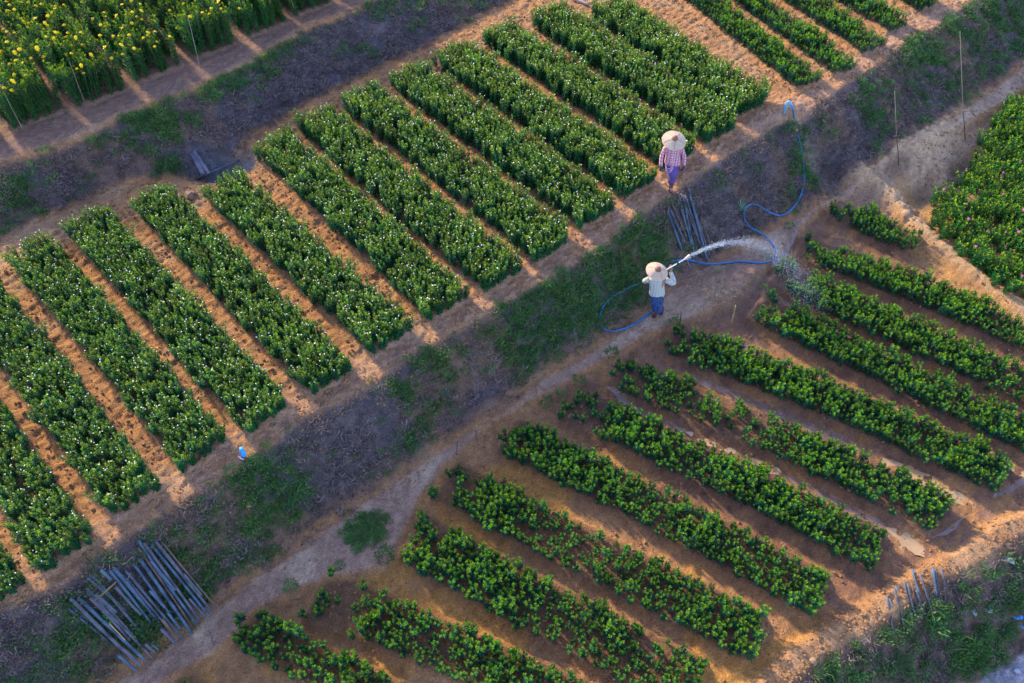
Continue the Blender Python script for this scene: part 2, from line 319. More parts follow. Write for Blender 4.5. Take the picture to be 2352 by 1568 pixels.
vr = N('ShaderNodeMapRange'); vr.inputs[2].default_value = .05; L(vo.outputs['Distance'], vr.inputs[0])
ad = N('ShaderNodeMath'); ad.operation = 'MULTIPLY_ADD'; ad.inputs[1].default_value = .10; L(vr.outputs[0], ad.inputs[0]); L(n1.outputs['Fac'], ad.inputs[2])
bp = N('ShaderNodeBump'); bp.inputs['Strength'].default_value = 1.0; bp.inputs['Distance'].default_value = .05; L(ad.outputs[0], bp.inputs['Height']); L(bp.outputs[0], p.inputs['Normal'])
nx, ny = GX.shape; idx = np.arange(nx*ny).reshape(nx, ny)
Q = np.stack([idx[:-1, :-1], idx[1:, :-1], idx[1:, 1:], idx[:-1, 1:]], -1).reshape(-1, 4); zq = GZN[:-1, :-1].ravel()
gxn = np.gradient(GZ, xs, axis=0); gyn = np.gradient(GZ, ys, axis=1); NR = np.stack([-gxn, -gyn, np.ones_like(GZ)], -1); NR /= np.linalg.norm(NR, axis=2)[..., None]; NR = NR.reshape(-1, 3)
VV = np.stack([GX, GY, GZ], -1).reshape(-1, 3); CC = np.concatenate([GC, GW[..., None]], -1).reshape(-1, 4)
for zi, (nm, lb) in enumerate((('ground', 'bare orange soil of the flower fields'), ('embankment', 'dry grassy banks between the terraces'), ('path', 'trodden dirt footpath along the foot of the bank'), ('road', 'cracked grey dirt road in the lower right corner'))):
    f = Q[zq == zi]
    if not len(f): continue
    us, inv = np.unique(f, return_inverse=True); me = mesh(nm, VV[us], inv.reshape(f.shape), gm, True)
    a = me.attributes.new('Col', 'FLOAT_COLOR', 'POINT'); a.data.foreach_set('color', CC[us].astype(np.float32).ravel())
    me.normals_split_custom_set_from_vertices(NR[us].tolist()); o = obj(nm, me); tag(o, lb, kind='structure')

# ------------------------------------------------------------------ plants
def leaves(P, D, Lh, W, seed=0, fold=.25):
    """one folded diamond (two triangles) per leaf"""
    n = len(P); rr = np.random.default_rng(seed); D = D/np.linalg.norm(D, axis=1)[:, None]
    up = np.array([0, 0, 1.]); X = np.cross(D, up+rr.normal(0, .35, (n, 3))); X /= np.linalg.norm(X, axis=1)[:, None]; Nn = np.cross(X, D)
    Lh = Lh[:, None]; W = W[:, None]
    mid = P+D*Lh*.5
    V = np.stack([P, mid-X*W*.5+Nn*W*fold, P+D*Lh-Nn*Lh*.18*0, mid+X*W*.5+Nn*W*fold], 1).reshape(-1, 3)
    b = np.arange(n)[:, None]*4; F = np.concatenate([b+np.array([0, 2, 1]), b+np.array([0, 3, 2])], 0); return V, F
def dirs(az, el): return np.stack([np.cos(az)*np.cos(el), np.sin(az)*np.cos(el), np.sin(el)], -1)
def shoots(seed, ns, hgt, rad, nl, ll, lw, lean, topden=1.5, tip=.75, el0=-.1, el1=1.2, bare=.1, lower=1.0, tr=0.0):
    rr = np.random.default_rng(seed); Ps, Ds, Ls, Ws, Ts, stems = [], [], [], [], [], []
    for k in range(ns):
        a = 2*math.pi*(k+rr.uniform(-.3, .3))/ns; r = rad*(rr.uniform(.3, 1) if ns > 1 else 0); h = hgt*rr.uniform(.78, 1.08)
        base = np.array([r*.35*math.cos(a), r*.35*math.sin(a), 0]); top = np.array([r*math.cos(a)*(1+lean*.3), r*math.sin(a)*(1+lean*.3), h])
        s = bare+(1-bare)*rr.random(nl)**(1/topden); p = base+(top-base)*s[:, None]; p[:, :2] += (top-base)[:2]*0
        az = np.arange(nl)*2.4+rr.uniform(0, 6); el = el0+(el1-el0)*s**3+rr.normal(0, .2, nl)
        l = ll*(lower+(1-lower)*s)*rr.uniform(.7, 1.2, nl)*(1-.25*s**4); Ps.append(p); Ds.append(dirs(az, el)); Ls.append(l); Ws.append(l*lw); Ts.append(sst((s-tip)/(1-tip))*rr.uniform(tr, 1.1, nl).clip(0, 1)); stems.append((base, top))  # paler tips: young growth, plus sunlit leaf highlights put into the colour
    P, D, Lh, W, T = map(np.concatenate, (Ps, Ds, Ls, Ws, Ts)); V, F = leaves(P, D, Lh, W, seed); return V, F, np.repeat(T, 4), stems
def stem_geo(stems, r):
    mb = MB()
    for b, t in stems: mb.tube([b, (b+t)/2+np.array([0, 0, .01]), t*.97+b*.03], [r, r*.8, r*.5], 4, cap=False)
    return np.array([tuple(v) for v in mb.V]), mb.F
def flower_geo(cs, r, seed, npet=8, dome=False):
    V, F = [], []; rr = np.random.default_rng(seed)
    for c in cs:
        tl = rr.normal(0, .35, 2); b = len(V); V.append(c+np.array([0, 0, r*.35])); rings = ((1, 0), (.75, .3)) if dome else ((1, .15),)
        for i, (q, z) in enumerate(rings[:1]):
            for j in range(npet*2):
                a = math.pi*j/npet; s = q*r*(1 if j % 2 == 0 else .62); x, y = s*math.cos(a), s*math.sin(a); V.append(c+np.array([x, y, z*r+x*tl[0]+y*tl[1]]))
        for j in range(npet*2): F.append((b, b+1+j, b+1+(j+1) % (npet*2)))
        if dome:
            b = len(V); V.append(c+np.array([0, 0, r*.75]))
            for j in range(8): a = math.pi*j/4; V.append(c+np.array([r*.62*math.cos(a), r*.62*math.sin(a), r*.28]))
            for j in range(8): F.append((b, b+1+j, b+1+(j+1) % 8))
    return np.array(V), F
def variants(kind):
    out = []
    cfg = dict(bush=(6, m_bush, None), aster=(8, m_aster, m_white), yellow=(8, m_yel, m_ypet), pink=(6, m_pinkl, m_ppet))[kind]
    for k in range(cfg[0]):
        rr = np.random.default_rng(100+k)
        if kind == 'bush': V, F, T, st = shoots(k+1, [4, 3, 4, 5, 3, 4][k], [.26, .22, .28, .27, .20, .30][k], .085, 40, .055, .42, .5, 1.6, .66, -.2, 1.2, .15, tr=.55); fl = []
        elif kind == 'aster':
            V, F, T, st = shoots(k+21, 6, .42, .10, 60, .045, .45, .4, 1.25, .68, -.1, .9, .1); tops = [s[1] for s in st]
            fl = [tops[i]+np.array([rr.normal(0, .02), rr.normal(0, .02), .01]) for i in range([2, 1, 1, 2, 0, 1, 3, 1][k])]
        elif kind == 'yellow':
            V, F, T, st = shoots(k+41, 6, .94, .13, 70, .075, .34, .4, 1.15, .82, -.2, .9, .05); tops = [s[1] for s in st]
            fl = [tops[i]+np.array([0, 0, .02]) for i in range([1, 0, 2, 0, 1, 1, 0, 0][k])]
        else:
            V, F, T, st = shoots(k+61, 6, .42, .14, 34, .062, .5, .6, 1.2, .75, -.1, .9, .05); tops = [s[1] for s in st]
            fl = [tops[0]+np.array([0, 0, .02])] if k == 1 else []
        sv, sf = stem_geo(st, {'bush': .006, 'aster': .004, 'yellow': .006, 'pink': .005}[kind])
        parts = [('foliage', V, [tuple(f) for f in F], cfg[1], T), ('stem', sv, sf, m_stem, None)]
        if len(fl): fv, ff = flower_geo(fl, {'aster': .012, 'yellow': .052, 'pink': .035}[kind], k, 7, kind == 'yellow'); parts.append(('blossom', fv, ff, cfg[2], None))
        ms = [(n, mesh(kind+'_'+n, v, f, m, False, attr=tt if tt is not None else np.zeros(len(v)))) for n, v, f, m, tt in parts]
        AV = np.concatenate([q[1] for q in parts]); AF = []; mi = []; off = 0; at = []
        for i, q in enumerate(parts): AF += [tuple(int(a)+off for a in f) for f in q[2]]; mi += [i]*len(q[2]); off += len(q[1]); at.append(q[4] if q[4] is not None else np.zeros(len(q[1])))
        out.append((ms, mesh(kind+'_plant', AV, AF, mats=[q[3] for q in parts], mi=mi, attr=np.concatenate(at))))
    return out
VAR = {k: variants(k) for k in ('bush', 'aster', 'yellow', 'pink')}
def scatter(name, P, rot, scl, idxs, meshes, label, cat=None):
    c = bpy.data.collections.new(name+'_sources')
    for i, me in enumerate(meshes): c.objects.link(bpy.data.objects.new('%s_source_%02d' % (name, i), me))
    me = bpy.data.meshes.new(name); P = np.asarray(P, np.float32); me.vertices.add(len(P)); me.vertices.foreach_set('co', P.ravel())
    for n, ty, k, dd in (('rot', 'FLOAT_VECTOR', 'vector', rot), ('scl', 'FLOAT', 'value', scl), ('idx', 'INT', 'value', idxs)):
        a = me.attributes.new(n, ty, 'POINT'); a.data.foreach_set(k, np.asarray(dd, np.int32 if ty == 'INT' else np.float32).ravel())
    o = obj(name, me); tag(o, label, cat, kind='stuff')
    ng = bpy.data.node_groups.new(name, 'GeometryNodeTree'); ng.interface.new_socket('Geometry', in_out='INPUT', socket_type='NodeSocketGeometry'); ng.interface.new_socket('Geometry', in_out='OUTPUT', socket_type='NodeSocketGeometry')
    n = ng.nodes.new; gi, go = n('NodeGroupInput'), n('NodeGroupOutput'); ip = n('GeometryNodeInstanceOnPoints'); ci = n('GeometryNodeCollectionInfo'); ci.inputs['Collection'].default_value = c; ci.inputs['Separate Children'].default_value = True; ci.inputs['Reset Children'].default_value = True
    def na(nm, ty): q = n('GeometryNodeInputNamedAttribute'); q.data_type = ty; q.inputs['Name'].default_value = nm; return q.outputs['Attribute']
    l = ng.links.new; l(gi.outputs[0], ip.inputs['Points']); l(ci.outputs[0], ip.inputs['Instance']); ip.inputs['Pick Instance'].default_value = True
    l(na('idx', 'INT'), ip.inputs['Instance Index']); er = n('FunctionNodeEulerToRotation'); l(na('rot', 'FLOAT_VECTOR'), er.inputs[0]); l(er.outputs[0], ip.inputs['Rotation']); l(na('scl', 'FLOAT'), ip.inputs['Scale']); l(ip.outputs[0], go.inputs[0])
    md = o.modifiers.new('scatter', 'NODES'); md.node_group = ng; return o
def in_view(x, y, z, m=70): a, b = pix(x, y, z); return (a > -m) & (a < 2352+m) & (b > -m) & (b < 1568+m)
def bed_points(b, sp, seed, edge=.03, sparse=None, jit=.34):
    rr = np.random.default_rng(seed); P = b['P']; X, Y = [], []; seg = np.hypot(*np.diff(P, axis=0).T); T = seg.sum(); n = int(T/sp); m = max(2, int(round((b['w']-2*edge)/sp))+1)
    cum = np.concatenate([[0], np.cumsum(seg)])
    for i in range(n+1):
        s = i/n*T
        for j in range(m):
            ss = np.clip(s+rr.normal(0, jit*.5)*sp, 0, T); k = min(np.searchsorted(cum, ss, 'right')-1, len(seg)-1); k = max(k, 0); t = (P[k+1]-P[k])/seg[k]; nn = np.array([-t[1], t[0]])
            q = P[k]+t*(ss-cum[k]); off = ((j+.5*(i % 2)*.6)/(m-1)-.5-.07)*(b['w']-2*edge)+rr.normal(0, jit*.5)*sp
            q = q+nn*off
            if sparse is None or rr.random() < sparse(q[0], q[1], s/T): X.append(q[0]); Y.append(q[1])
    return np.array(X), np.array(Y)
def plant_thing(name, kind, i, loc, rz, sc, tilt):
    ms = VAR[kind][i][0]; t = empty(name, loc); t.rotation_euler = (tilt[0], tilt[1], rz); t.scale = (sc, sc, sc*random.uniform(.92, 1.1))
    for n, me in ms: obj(n, me, None, t)
    return t
def plant_field(kind, name, cat, beds, sp, seed, smin, smax, chosen, labels, group, rest_label, sparse=None, sizef=None, edge=.03):
    RP, RR, RS, RI = [], [], [], []; cnt = 0
    for bi, b in enumerate(beds):
        X, Y = bed_points(b, sp, seed+bi, edge, sparse[bi] if isinstance(sparse, dict) and bi in sparse else None)
        if not len(X): continue
        Zz = H(X, Y)-.01; k = in_view(X, Y, Zz+.2); X, Y, Zz = X[k], Y[k], Zz[k]; rr = np.random.default_rng(seed*3+bi)
        sc = rr.uniform(smin, smax, len(X))*(.85+.35*N4.fb(X, Y, 1.3, 2))
        if sizef is not None: sc = sc*sizef(bi, X, Y)
        ro = np.stack([rr.normal(0, .10, len(X)), rr.normal(0, .10, len(X)), rr.uniform(0, 6.28, len(X))], -1); ii = rr.integers(0, len(VAR[kind]), len(X))
        if kind == 'asterx': ii = np.where((rr.random(len(X)) < .35) & np.isin(ii, (3, 5)), 0, ii)
        if bi in chosen:
            for q in range(len(X)):
                t = plant_thing(name, kind, int(ii[q]), (X[q], Y[q], Zz[q]), ro[q, 2], sc[q], ro[q, :2]); tag(t, labels[bi], cat, group); cnt += 1
        else: RP.append(np.stack([X, Y, Zz], -1)); RR.append(ro); RS.append(sc); RI.append(ii)
    scatter(name+'s', np.concatenate(RP), np.concatenate(RR), np.concatenate(RS), np.concatenate(RI), [v[1] for v in VAR[kind]], rest_label, cat)
    print('PLANTS', kind, 'individual', cnt, 'rest', sum(map(len, RS)))
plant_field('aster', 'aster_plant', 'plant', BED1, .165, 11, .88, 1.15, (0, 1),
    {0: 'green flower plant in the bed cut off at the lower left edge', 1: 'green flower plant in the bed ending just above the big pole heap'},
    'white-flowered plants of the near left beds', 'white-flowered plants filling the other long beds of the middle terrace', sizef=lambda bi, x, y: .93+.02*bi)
def sp2(n0, lo=.55, hi=1.0, mid=None):
    def f(x, y, s):
        q = N2.fb(x, y, 1.1, 2); base = hi*(q > .22) + lo*.95*(q <= .22)
        if s < n0: base *= lo*(.4+.6*s/n0)
        if mid and mid[0] < s < mid[1]: base *= .42
        return base
    return f
SPAR = {0: sp2(.25), 1: sp2(.12), 2: sp2(.12), 3: sp2(.12), 4: sp2(.1, .7), 5: sp2(.14, .7, mid=(.24, .48)), 6: sp2(.14, .7), 7: sp2(.1, .75), 8: sp2(.12, .7), 9: sp2(.1, .8), 10: sp2(.2, .6), 11: sp2(.12, .8), 12: sp2(1, .5)}
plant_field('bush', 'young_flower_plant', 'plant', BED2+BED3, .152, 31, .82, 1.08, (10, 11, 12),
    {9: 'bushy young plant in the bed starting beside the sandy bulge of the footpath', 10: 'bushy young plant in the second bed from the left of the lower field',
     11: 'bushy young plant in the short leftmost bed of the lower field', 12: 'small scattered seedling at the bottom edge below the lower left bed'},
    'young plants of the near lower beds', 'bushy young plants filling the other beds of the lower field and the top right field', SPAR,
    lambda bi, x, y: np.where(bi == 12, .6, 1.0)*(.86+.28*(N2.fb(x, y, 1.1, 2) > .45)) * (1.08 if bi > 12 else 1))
plant_field('yellow', 'yellow_flower_plant', 'plant', BED0, .235, 61, .9, 1.12, (1,),
    {1: 'tall yellow-flowered plant in the leftmost full bed of the top left terrace'}, 'tall yellow-flowered plants of one bed', 'tall yellow-flowered plants filling the other beds of the top left terrace')
# pink field
PK = np.array([pt(a, b, Z2)[:2] for a, b in ((2352, 215), (2290, 262), (2250, 318), (2235, 360), (2190, 420), (2140, 478), (2135, 520), (2170, 570), (2250, 640), (2352, 712), (2460, 800), (2560, 500), (2480, 150))])
def inpoly(x, y, P):
    r = np.zeros(len(x), bool)
    for k in range(len(P)):
        a, b = P[k-1], P[k]; c = ((a[1] > y) != (b[1] > y)) & (x < (b[0]-a[0])*(y-a[1])/(b[1]-a[1]+1e-12)+a[0]); r ^= c
    return r
sp = .23; gx, gy = np.meshgrid(np.arange(PK[:, 0].min(), PK[:, 0].max(), sp), np.arange(PK[:, 1].min(), PK[:, 1].max(), sp)); gx = gx.ravel()+rng.normal(0, .05, gx.size); gy = gy.ravel()+rng.normal(0, .05, gy.size)
k = inpoly(gx+.35*(N1.fb(gx, gy, 1.6, 2)-.5), gy+.5*(N3.fb(gx, gy, 1.6, 2)-.5), PK) & in_view(gx, gy, Z2, 40) & ((N2.fb(gx, gy, 2.2, 2) > .33) | (rng.random(len(gx)) < .4)); gx, gy = gx[k], gy[k]; gz = H(gx, gy)
order = np.argsort(-(gx*0+pix(gx, gy, gz)[1])); 
RP = []
for n_, q in enumerate(order):
    a = (random.gauss(0, .12), random.gauss(0, .12)); i = random.randrange(6); s_ = random.uniform(.85, 1.2)*(.65+.7*float(N2.fb(gx[q], gy[q], 1.6, 2)))
    i = 1 if random.random() < .07 else random.choice((0, 2, 3, 4, 5))
    if n_ < 300: tag(plant_thing('pink_flower_plant', 'pink', i, (gx[q], gy[q], gz[q]-.02), random.uniform(0, 6.28), s_, a), 'leafy green plant with small pink blooms in the patch at the right edge', 'plant', 'pink-flowered plants at the right edge')
    else: RP.append((q, i, s_, a))
print('PINK', len(order))
if RP: scatter('pink_flower_plants', [(gx[q], gy[q], gz[q]-.02) for q, i, s_, a in RP], [(a[0], a[1], random.uniform(0, 6)) for q, i, s_, a in RP], [s_ for q, i, s_, a in RP], [i for q, i, s_, a in RP], [v[1] for v in VAR['pink']], 'far upper part of the pink-flowered patch in the top right', 'plant')

# ------------------------------------------------------------------ grass, weeds, clods
def grass_mesh(name, seed, n, h, spread, wid, mat, el=(.3, 1.3)):
    rr = np.random.default_rng(seed); a = rr.uniform(0, 6.28, n); r = spread*np.sqrt(rr.random(n)); P = np.stack([r*np.cos(a), r*np.sin(a), np.zeros(n)-.005], -1)
    l = h*rr.uniform(.5, 1.2, n); V, F = leaves(P, dirs(rr.uniform(0, 6.28, n), rr.uniform(*el, n)), l, wid*np.ones(n), seed, .1); return mesh(name, V, F, mat, attr=np.repeat(rr.random(n)*.5, 4))
def weed_mesh(name, seed, n, h, spread, ll, mat, lw=.5):
    rr = np.random.default_rng(seed); a = rr.uniform(0, 6.28, n); r = spread*rr.random(n)**.6; z = h*rr.random(n)*(1-(r/spread)**2*.7); P = np.stack([r*np.cos(a), r*np.sin(a), z], -1)
    V, F = leaves(P, dirs(a+rr.normal(0, 1, n), rr.uniform(-.1, 1., n)), ll*rr.uniform(.6, 1.3, n), ll*lw*np.ones(n), seed, .15); return mesh(name, V, F, mat, attr=np.repeat(rr.random(n)*.7, 4))
DRY = [grass_mesh('dry_tuft', k, 26, .085, .13, .012, m_dry, (-.05, .6)) for k in range(6)]
WEED = [weed_mesh('weed_tuft', 10+k, 44, .09, .10, .042, m_weed) for k in range(3)]+[grass_mesh('green_tuft', 20+k, 40, .15, .08, .008, m_weed, (.3, 1.3)) for k in range(2)]
n = 260000; X = rng.uniform(-16.5, 17, n); Y = rng.uniform(3, 26, n)
Zn = zones(X, Y); v = Zn['v']+Zn['wob']*.6; v0, v1, v2, v3, v4, v5 = (Zn[q] for q in ('v0', 'v1', 'v2', 'v3', 'v4', 'v5'))
m0 = sst((v-v0-.0)/.25)*sst((v1-v)/.2); m1 = sst((v-v2+.05)/.2)*sst((v3+.05-v)/.5); m2 = sst((v-v5-.5)/.35)
ppx, ppy = pix(X, Y, np.where(m1 > 0, -1.2, np.where(m2 > 0, -2.3, .2)))
road = ((ppx-2215)*.55+(ppy-1568) > -5)
gul = np.clip(g(X, Y, 1893, 335, -.4, .35, 2.8, -.9)+g(X, Y, 515, 375, 0, .4, 1.8, .35), 0, 1)
bank = np.clip(m0+m1+m2, 0, 1)*(1-gul)*(~road); iv = in_view(X, Y, -1, 60)
n4_ = N4.fb(X, Y, 3, 3); nz = N2.fb(X, Y, 1.2, 4); nb = N4.fb(X, Y, .55, 2)
def blobs(L): # weedy patches seen in the photo: pixel, level, radius
    r = np.zeros(X.shape)
    for a, b, z, rad in L: r = np.maximum(r, g(X, Y, a, b, z, rad))
    return r
green = blobs([(640, 1140, -.9, .55), (600, 1190, -.9, .5), (560, 1110, -.7, .35), (1390, 620, -.7, .75), (1300, 690, -.8, .8), (1220, 760, -.9, .7), (1460, 590, -.8, .6), (1180, 830, -1.1, .5), (1000, 880, -.9, .5), (950, 960, -1.1, .45), (1340, 720, -1.2, .6), (1410, 650, -1.3, .6),
   (1840, 330, -.5, .45), (1850, 390, -.8, .45), (1830, 450, -1, .3), (430, 1250, -.8, .5), (480, 1330, -1.1, .6), (330, 1440, -1.2, .5), (200, 1480, -.9, .5), (2110, 160, -.8, .9), (2200, 100, -.8, .9), (2300, 60, -.8, .9), (1990, 280, -1, .5),
   (300, 290, .4, .5), (480, 220, .4, .55), (380, 240, .5, .4), (230, 330, .4, .4), (600, 150, .5, .5), (640, 110, .5, .35), (370, 310, .2, .7), (400, 380, .1, .4), (560, 200, .2, .6), (110, 350, .4, .45), (740, 60, .4, .5), (830, 40, .3, .45), (50, 450, .2, .4),
   (2120, 1455, -2.2, .25), (2300, 1440, -2.5, .35), (2220, 1510, -2.5, .45)])
lush = blobs([(1390, 620, -.7, .6), (1310, 680, -.8, .6), (1240, 745, -.9, .5), (1460, 600, -.9, .45), (1330, 735, -1.1, .4), (1200, 800, -1.0, .35), (640, 1140, -.9, .4), (1420, 660, -1.1, .45), (1270, 770, -1.1, .4)]); pg = bank*np.clip(1.7*lush+green*1.1*sst((n4_-.28)/.3)+.16*sst((nz-.52)/.12), 0, 1); pd = bank*(1-pg*.8)
pg = np.clip(pg+.22*m2*bank, 0, 1); pd = pd*(1-.55*m2); kg = iv & (rng.random(n) < pg*.55); kd = iv & (rng.random(n) < pd*.5*sst((N3.fb(X, Y, 2.2, 3)-.25)/.3)) & ~kg
for nm, k, ms, lo, hi, lb in (('dry_grass', kd, DRY, .6, 1.5, 'dry brownish grass covering the banks'), ('green_weeds', kg, WEED, .6, 1.5, 'low green weeds growing in patches on the banks')):
    xk, yk = X[k], Y[k]; c = k.sum(); scatter(nm, np.stack([xk, yk, H(xk, yk)], -1), np.stack([rng.normal(0, .15, c), rng.normal(0, .15, c), rng.uniform(0, 6.28, c)], -1), rng.uniform(lo, hi, c), rng.integers(0, len(ms), c), ms, lb); print(nm, c)
m_clod = M('clod_soil', (.30, .17, .08), .95, .45, 3, .5, 20)
ROCK = [rock_mesh('clod', k, m_clod, 1) for k in range(5)]
edge = np.exp(-((v-v2-.06)/.2)**2)*1.5 + .55*((v > v1) & (v < v2-.1)) + .30*((v > v4) & (v < v5)) + 1.6*np.exp(-((v-v5-.42)/.28)**2) + .25*((v > v3) & (v < v4)) + .12*bank
n5 = N3.fb(X, Y, 1.7, 3); kc = iv & (rng.random(n) < edge*sst((n5-.33)/.25)*.55)
xk, yk = X[kc], Y[kc]; c = kc.sum(); scatter('dirt_clods', np.stack([xk, yk, H(xk, yk)+.003], -1), rng.uniform(-3, 3, (c, 3)), .010+.034*rng.random(c)**2.6, rng.integers(0, 5, c), ROCK, 'small clods and stones of orange soil strewn over the fields'); print('clods', c)

# ------------------------------------------------------------------ single weeds, straw, stones
def weed(px, py, s, label, kind=0, name='weed_clump'):
    q = gp(px, py); me = (WEED+[BIGW, SPIK])[kind]; t = empty(name, q, random.uniform(0, 6)); obj('foliage', me, None, t); t.scale = (s,)*3
    mb = MB().tube([(0, 0, -.03), (.0, .0, .04)], [.008, .004], 5); mb.build('stem', m_stem, t); tag(t, label, 'weed'); return t
BIGW = weed_mesh('broad_weed', 77, 90, .16, .16, .07, m_weed, .4); SPIK = grass_mesh('spiky_weed', 78, 46, .24, .04, .018, leafmat('blue_leaf', (.05, .17, .12), (.09, .26, .17), (.2, .4, .25)), (.1, 1.3))
weed(1023, 905, .7, 'pale star-shaped weed alone on the dark middle of the bank', 6)
weed(1330, 876, .95, 'broad leafy weed at the field edge just below the footpath bend', 5)
weed(1255, 925, .9, 'low weed clump at the upper corner of the sparse bed', 5); weed(1290, 905, .7, 'narrow weed between the footpath and the sparse bed corner', 5)
weed(1405, 812, .9, 'weed clump at the start of the sparse bed below the green strip', 5)
weed(668, 1348, .8, 'small weed on the footpath edge left of the lower sparse bed', 5); weed(885, 1275, 1.0, 'dark weed at the right end of the sandy bulge', 5)
weed(780, 1300, .6, 'tiny weed below the sandy bulge of the path', 5)
weed(1760, 590, .8, 'leafy weed under the hose where the water lands', 5); weed(1752, 660, .6, 'small weed left of the watered plants', 5)
weed(1550, 742, .8, 'small green weed beside the dark stick below the watering worker', 5); weed(1500, 665, .8, 'weed behind the legs of the watering worker', 5)
weed(1650, 622, .8, 'little green weed on the dirt mound under the hose', 2); weed(1812, 520, .8, 'thin weed at the corner of the upper right bed', 5)
weed(1800, 478, .7, 'weed beside the lowest hose bend', 5); weed(1700, 482, 1.1, 'grass tuft with pale leaves at the left bend of the hose', 6)
weed(2140, 1440, 1.4, 'bushy dark weed below the lower right poles', 5); weed(340, 1455, 1.5, 'dark leafy weed growing up through the large pole heap', 5); weed(372, 1400, 1.2, 'leafy weed in the middle gap of the large pole heap', 5)
weed(265, 1515, 1.3, 'bright green weed left of the bottom ends of the large pole heap', 4); weed(205, 1420, 1.0, 'yellowish green weed beside the left pole of the large heap', 4)
weed(2275, 110, 1.0, 'blue-green spiky weed high on the top right bank', 6); weed(2300, 165, .8, 'pale blue-green weed below its larger twin on the top right bank', 6)
# green ground-cover patch on the sandy bulge
C = [gp(a, b) for a, b in ((820, 1195), (850, 1210), (870, 1215), (860, 1235), (835, 1245), (810, 1235), (845, 1190), (828, 1218), (800, 1215), (855, 1195), (878, 1200), (815, 1250))]
pp = []
for q in C:
    for _ in range(16): pp.append((q[0]+random.gauss(0, .09), q[1]+random.gauss(0, .09)))
pp = np.array(pp); scatter('creeping_weeds', np.stack([pp[:, 0], pp[:, 1], H(pp[:, 0], pp[:, 1])], -1), np.stack([np.zeros(len(pp))]*2+[rng.uniform(0, 6, len(pp))], -1), rng.uniform(.4, .85, len(pp)), rng.integers(0, 3, len(pp)), WEED, 'patch of creeping green weeds on the sandy bulge of the path')
# fallen straw
pp = np.array([gp(1650+random.gauss(0, 22), 672+random.gauss(0, 14)) for _ in range(46)]); ST = [grass_mesh('straw', 90+k, 14, .12, .08, .008, m_straw, (-.05, .4)) for k in range(3)]
scatter('straw_litter', pp+np.array([0, 0, .01]), np.stack([np.zeros(len(pp))]*2+[rng.uniform(0, 6, len(pp))], -1), rng.uniform(.4, .9, len(pp)), rng.integers(0, 3, len(pp)), ST, 'pale straw litter on the dirt mound right of the watering worker')
pp = np.array([gp(1335+random.gauss(0, 24), 592+random.gauss(0, 10)) for _ in range(14)]+[gp(1275+random.gauss(0, 16), 628+random.gauss(0, 5)) for _ in range(8)]); scatter('cut_stalks', pp+np.array([0, 0, .01]), np.stack([np.zeros(len(pp))]*2+[rng.uniform(0, 6, len(pp))], -1), rng.uniform(.4, .7, len(pp)), rng.integers(0, 3, len(pp)), ST, 'cut yellowish stalks dropped at the bed ends above the green strip')
m_rock = M('brown_stone', (.30, .20, .12), .9, .35, 4, .6, 12)
def stone(px, py, s, lb, sq=.7):
    o = obj('stone', rock_mesh('stone', int(px), m_rock, 3, sq)); q = gp(px, py); o.location = q+np.array([0, 0, s*.25]); o.scale = (s, s*.8, s); o.rotation_euler = (0, 0, px); tag(o, lb, 'stone')
stone(436, 452, .15, 'brown clod of earth at the top end of the gap between two middle left beds'); stone(445, 445, .09, 'smaller clod leaning on the brown clod near the basin')
stone(2630-0, 0, .01, 'x') if False else None
stone(1412*1.0, 835, .06, 'small stone beside the footpath above the sparse bed'); stone(570, 1160, .06, 'round stone at the foot of the bank crest near the blue bottle'); stone(483, 1163, .05, 'small stone between two bed ends near the crest')
stone(1890-22, 1400+120, .07, 'pale stone on the lit rim of the lower field'); stone(2258, 1232, .05, 'stone at the rim behind the last puddle')
stone(333, 1268, .06, 'flat yellow stone just above the large pole heap')
# ------------------------------------------------------------------ bamboo and wood
def pole_mat(name, c, e): return M(name, c, .75, .3, 5, .5, 40, extra=e)
PM = [pole_mat('bamboo_blue', (.035, .075, .12), (.11, .19, .26)), pole_mat('bamboo_grey', (.06, .07, .095), (.16, .165, .20)), pole_mat('bamboo_brown', (.11, .075, .06), (.21, .15, .11)), pole_mat('bamboo_dark', (.05, .07, .09), (.12, .15, .19))]
[setattr(m_, 'name', m_.name) for m_ in PM]; m_tan = pole_mat('bamboo_tan', (.42, .27, .08), (.60, .42, .16)); m_black = M('dark_stick', (.03, .025, .02), .8)
def pole(a, b, r, mat, label, group=None, name='bamboo_pole', sag=.03, cat='pole', node=.38):
    a, b = Vector(a), Vector(b); Lh = (b-a).length; n = max(8, int(Lh/.12)); P, Rr = [], []; side = Vector((random.gauss(0, 1), random.gauss(0, 1), 0)).normalized()*random.uniform(0, .035)*Lh/3
    for k in range(n+1):
        s = k/n; P.append((b-a)*s - Vector((0, 0, 1))*sag*4*s*(1-s)*Lh/3 + side*4*s*(1-s)); Rr.append(r*(1.08-.25*s)*random.uniform(.95, 1.05))
    if node:                                       # raised bamboo nodes along the same surface
        ks = list(range(n+1)); Lq = [(k/n*Lh, P[k], Rr[k]) for k in ks]; s = random.uniform(.1, .4)
        while s < Lh-.1:
            kk = s/Lh*n; i = int(kk)
            for off, f in ((-.014, 1.0), (-.005, 1.2), (.005, 1.2), (.014, 1.0)):
                k2 = (s+off)/Lh*n; i2 = int(k2); Lq.append((s+off, P[i2].lerp(P[min(i2+1, n)], k2-i2), r*(1.08-.25*s/Lh)*f))
            s += node*random.uniform(.8, 1.2)
        Lq.sort(key=lambda q: q[0]); Lq = [q for k, q in enumerate(Lq) if k == 0 or q[0]-Lq[k-1][0] > .003]; P = [q[1] for q in Lq]; Rr = [q[2] for q in Lq]
    root = MB().tube(P, Rr, 9).build(name, mat); root.location = a
    return tag(root, label, cat, group)
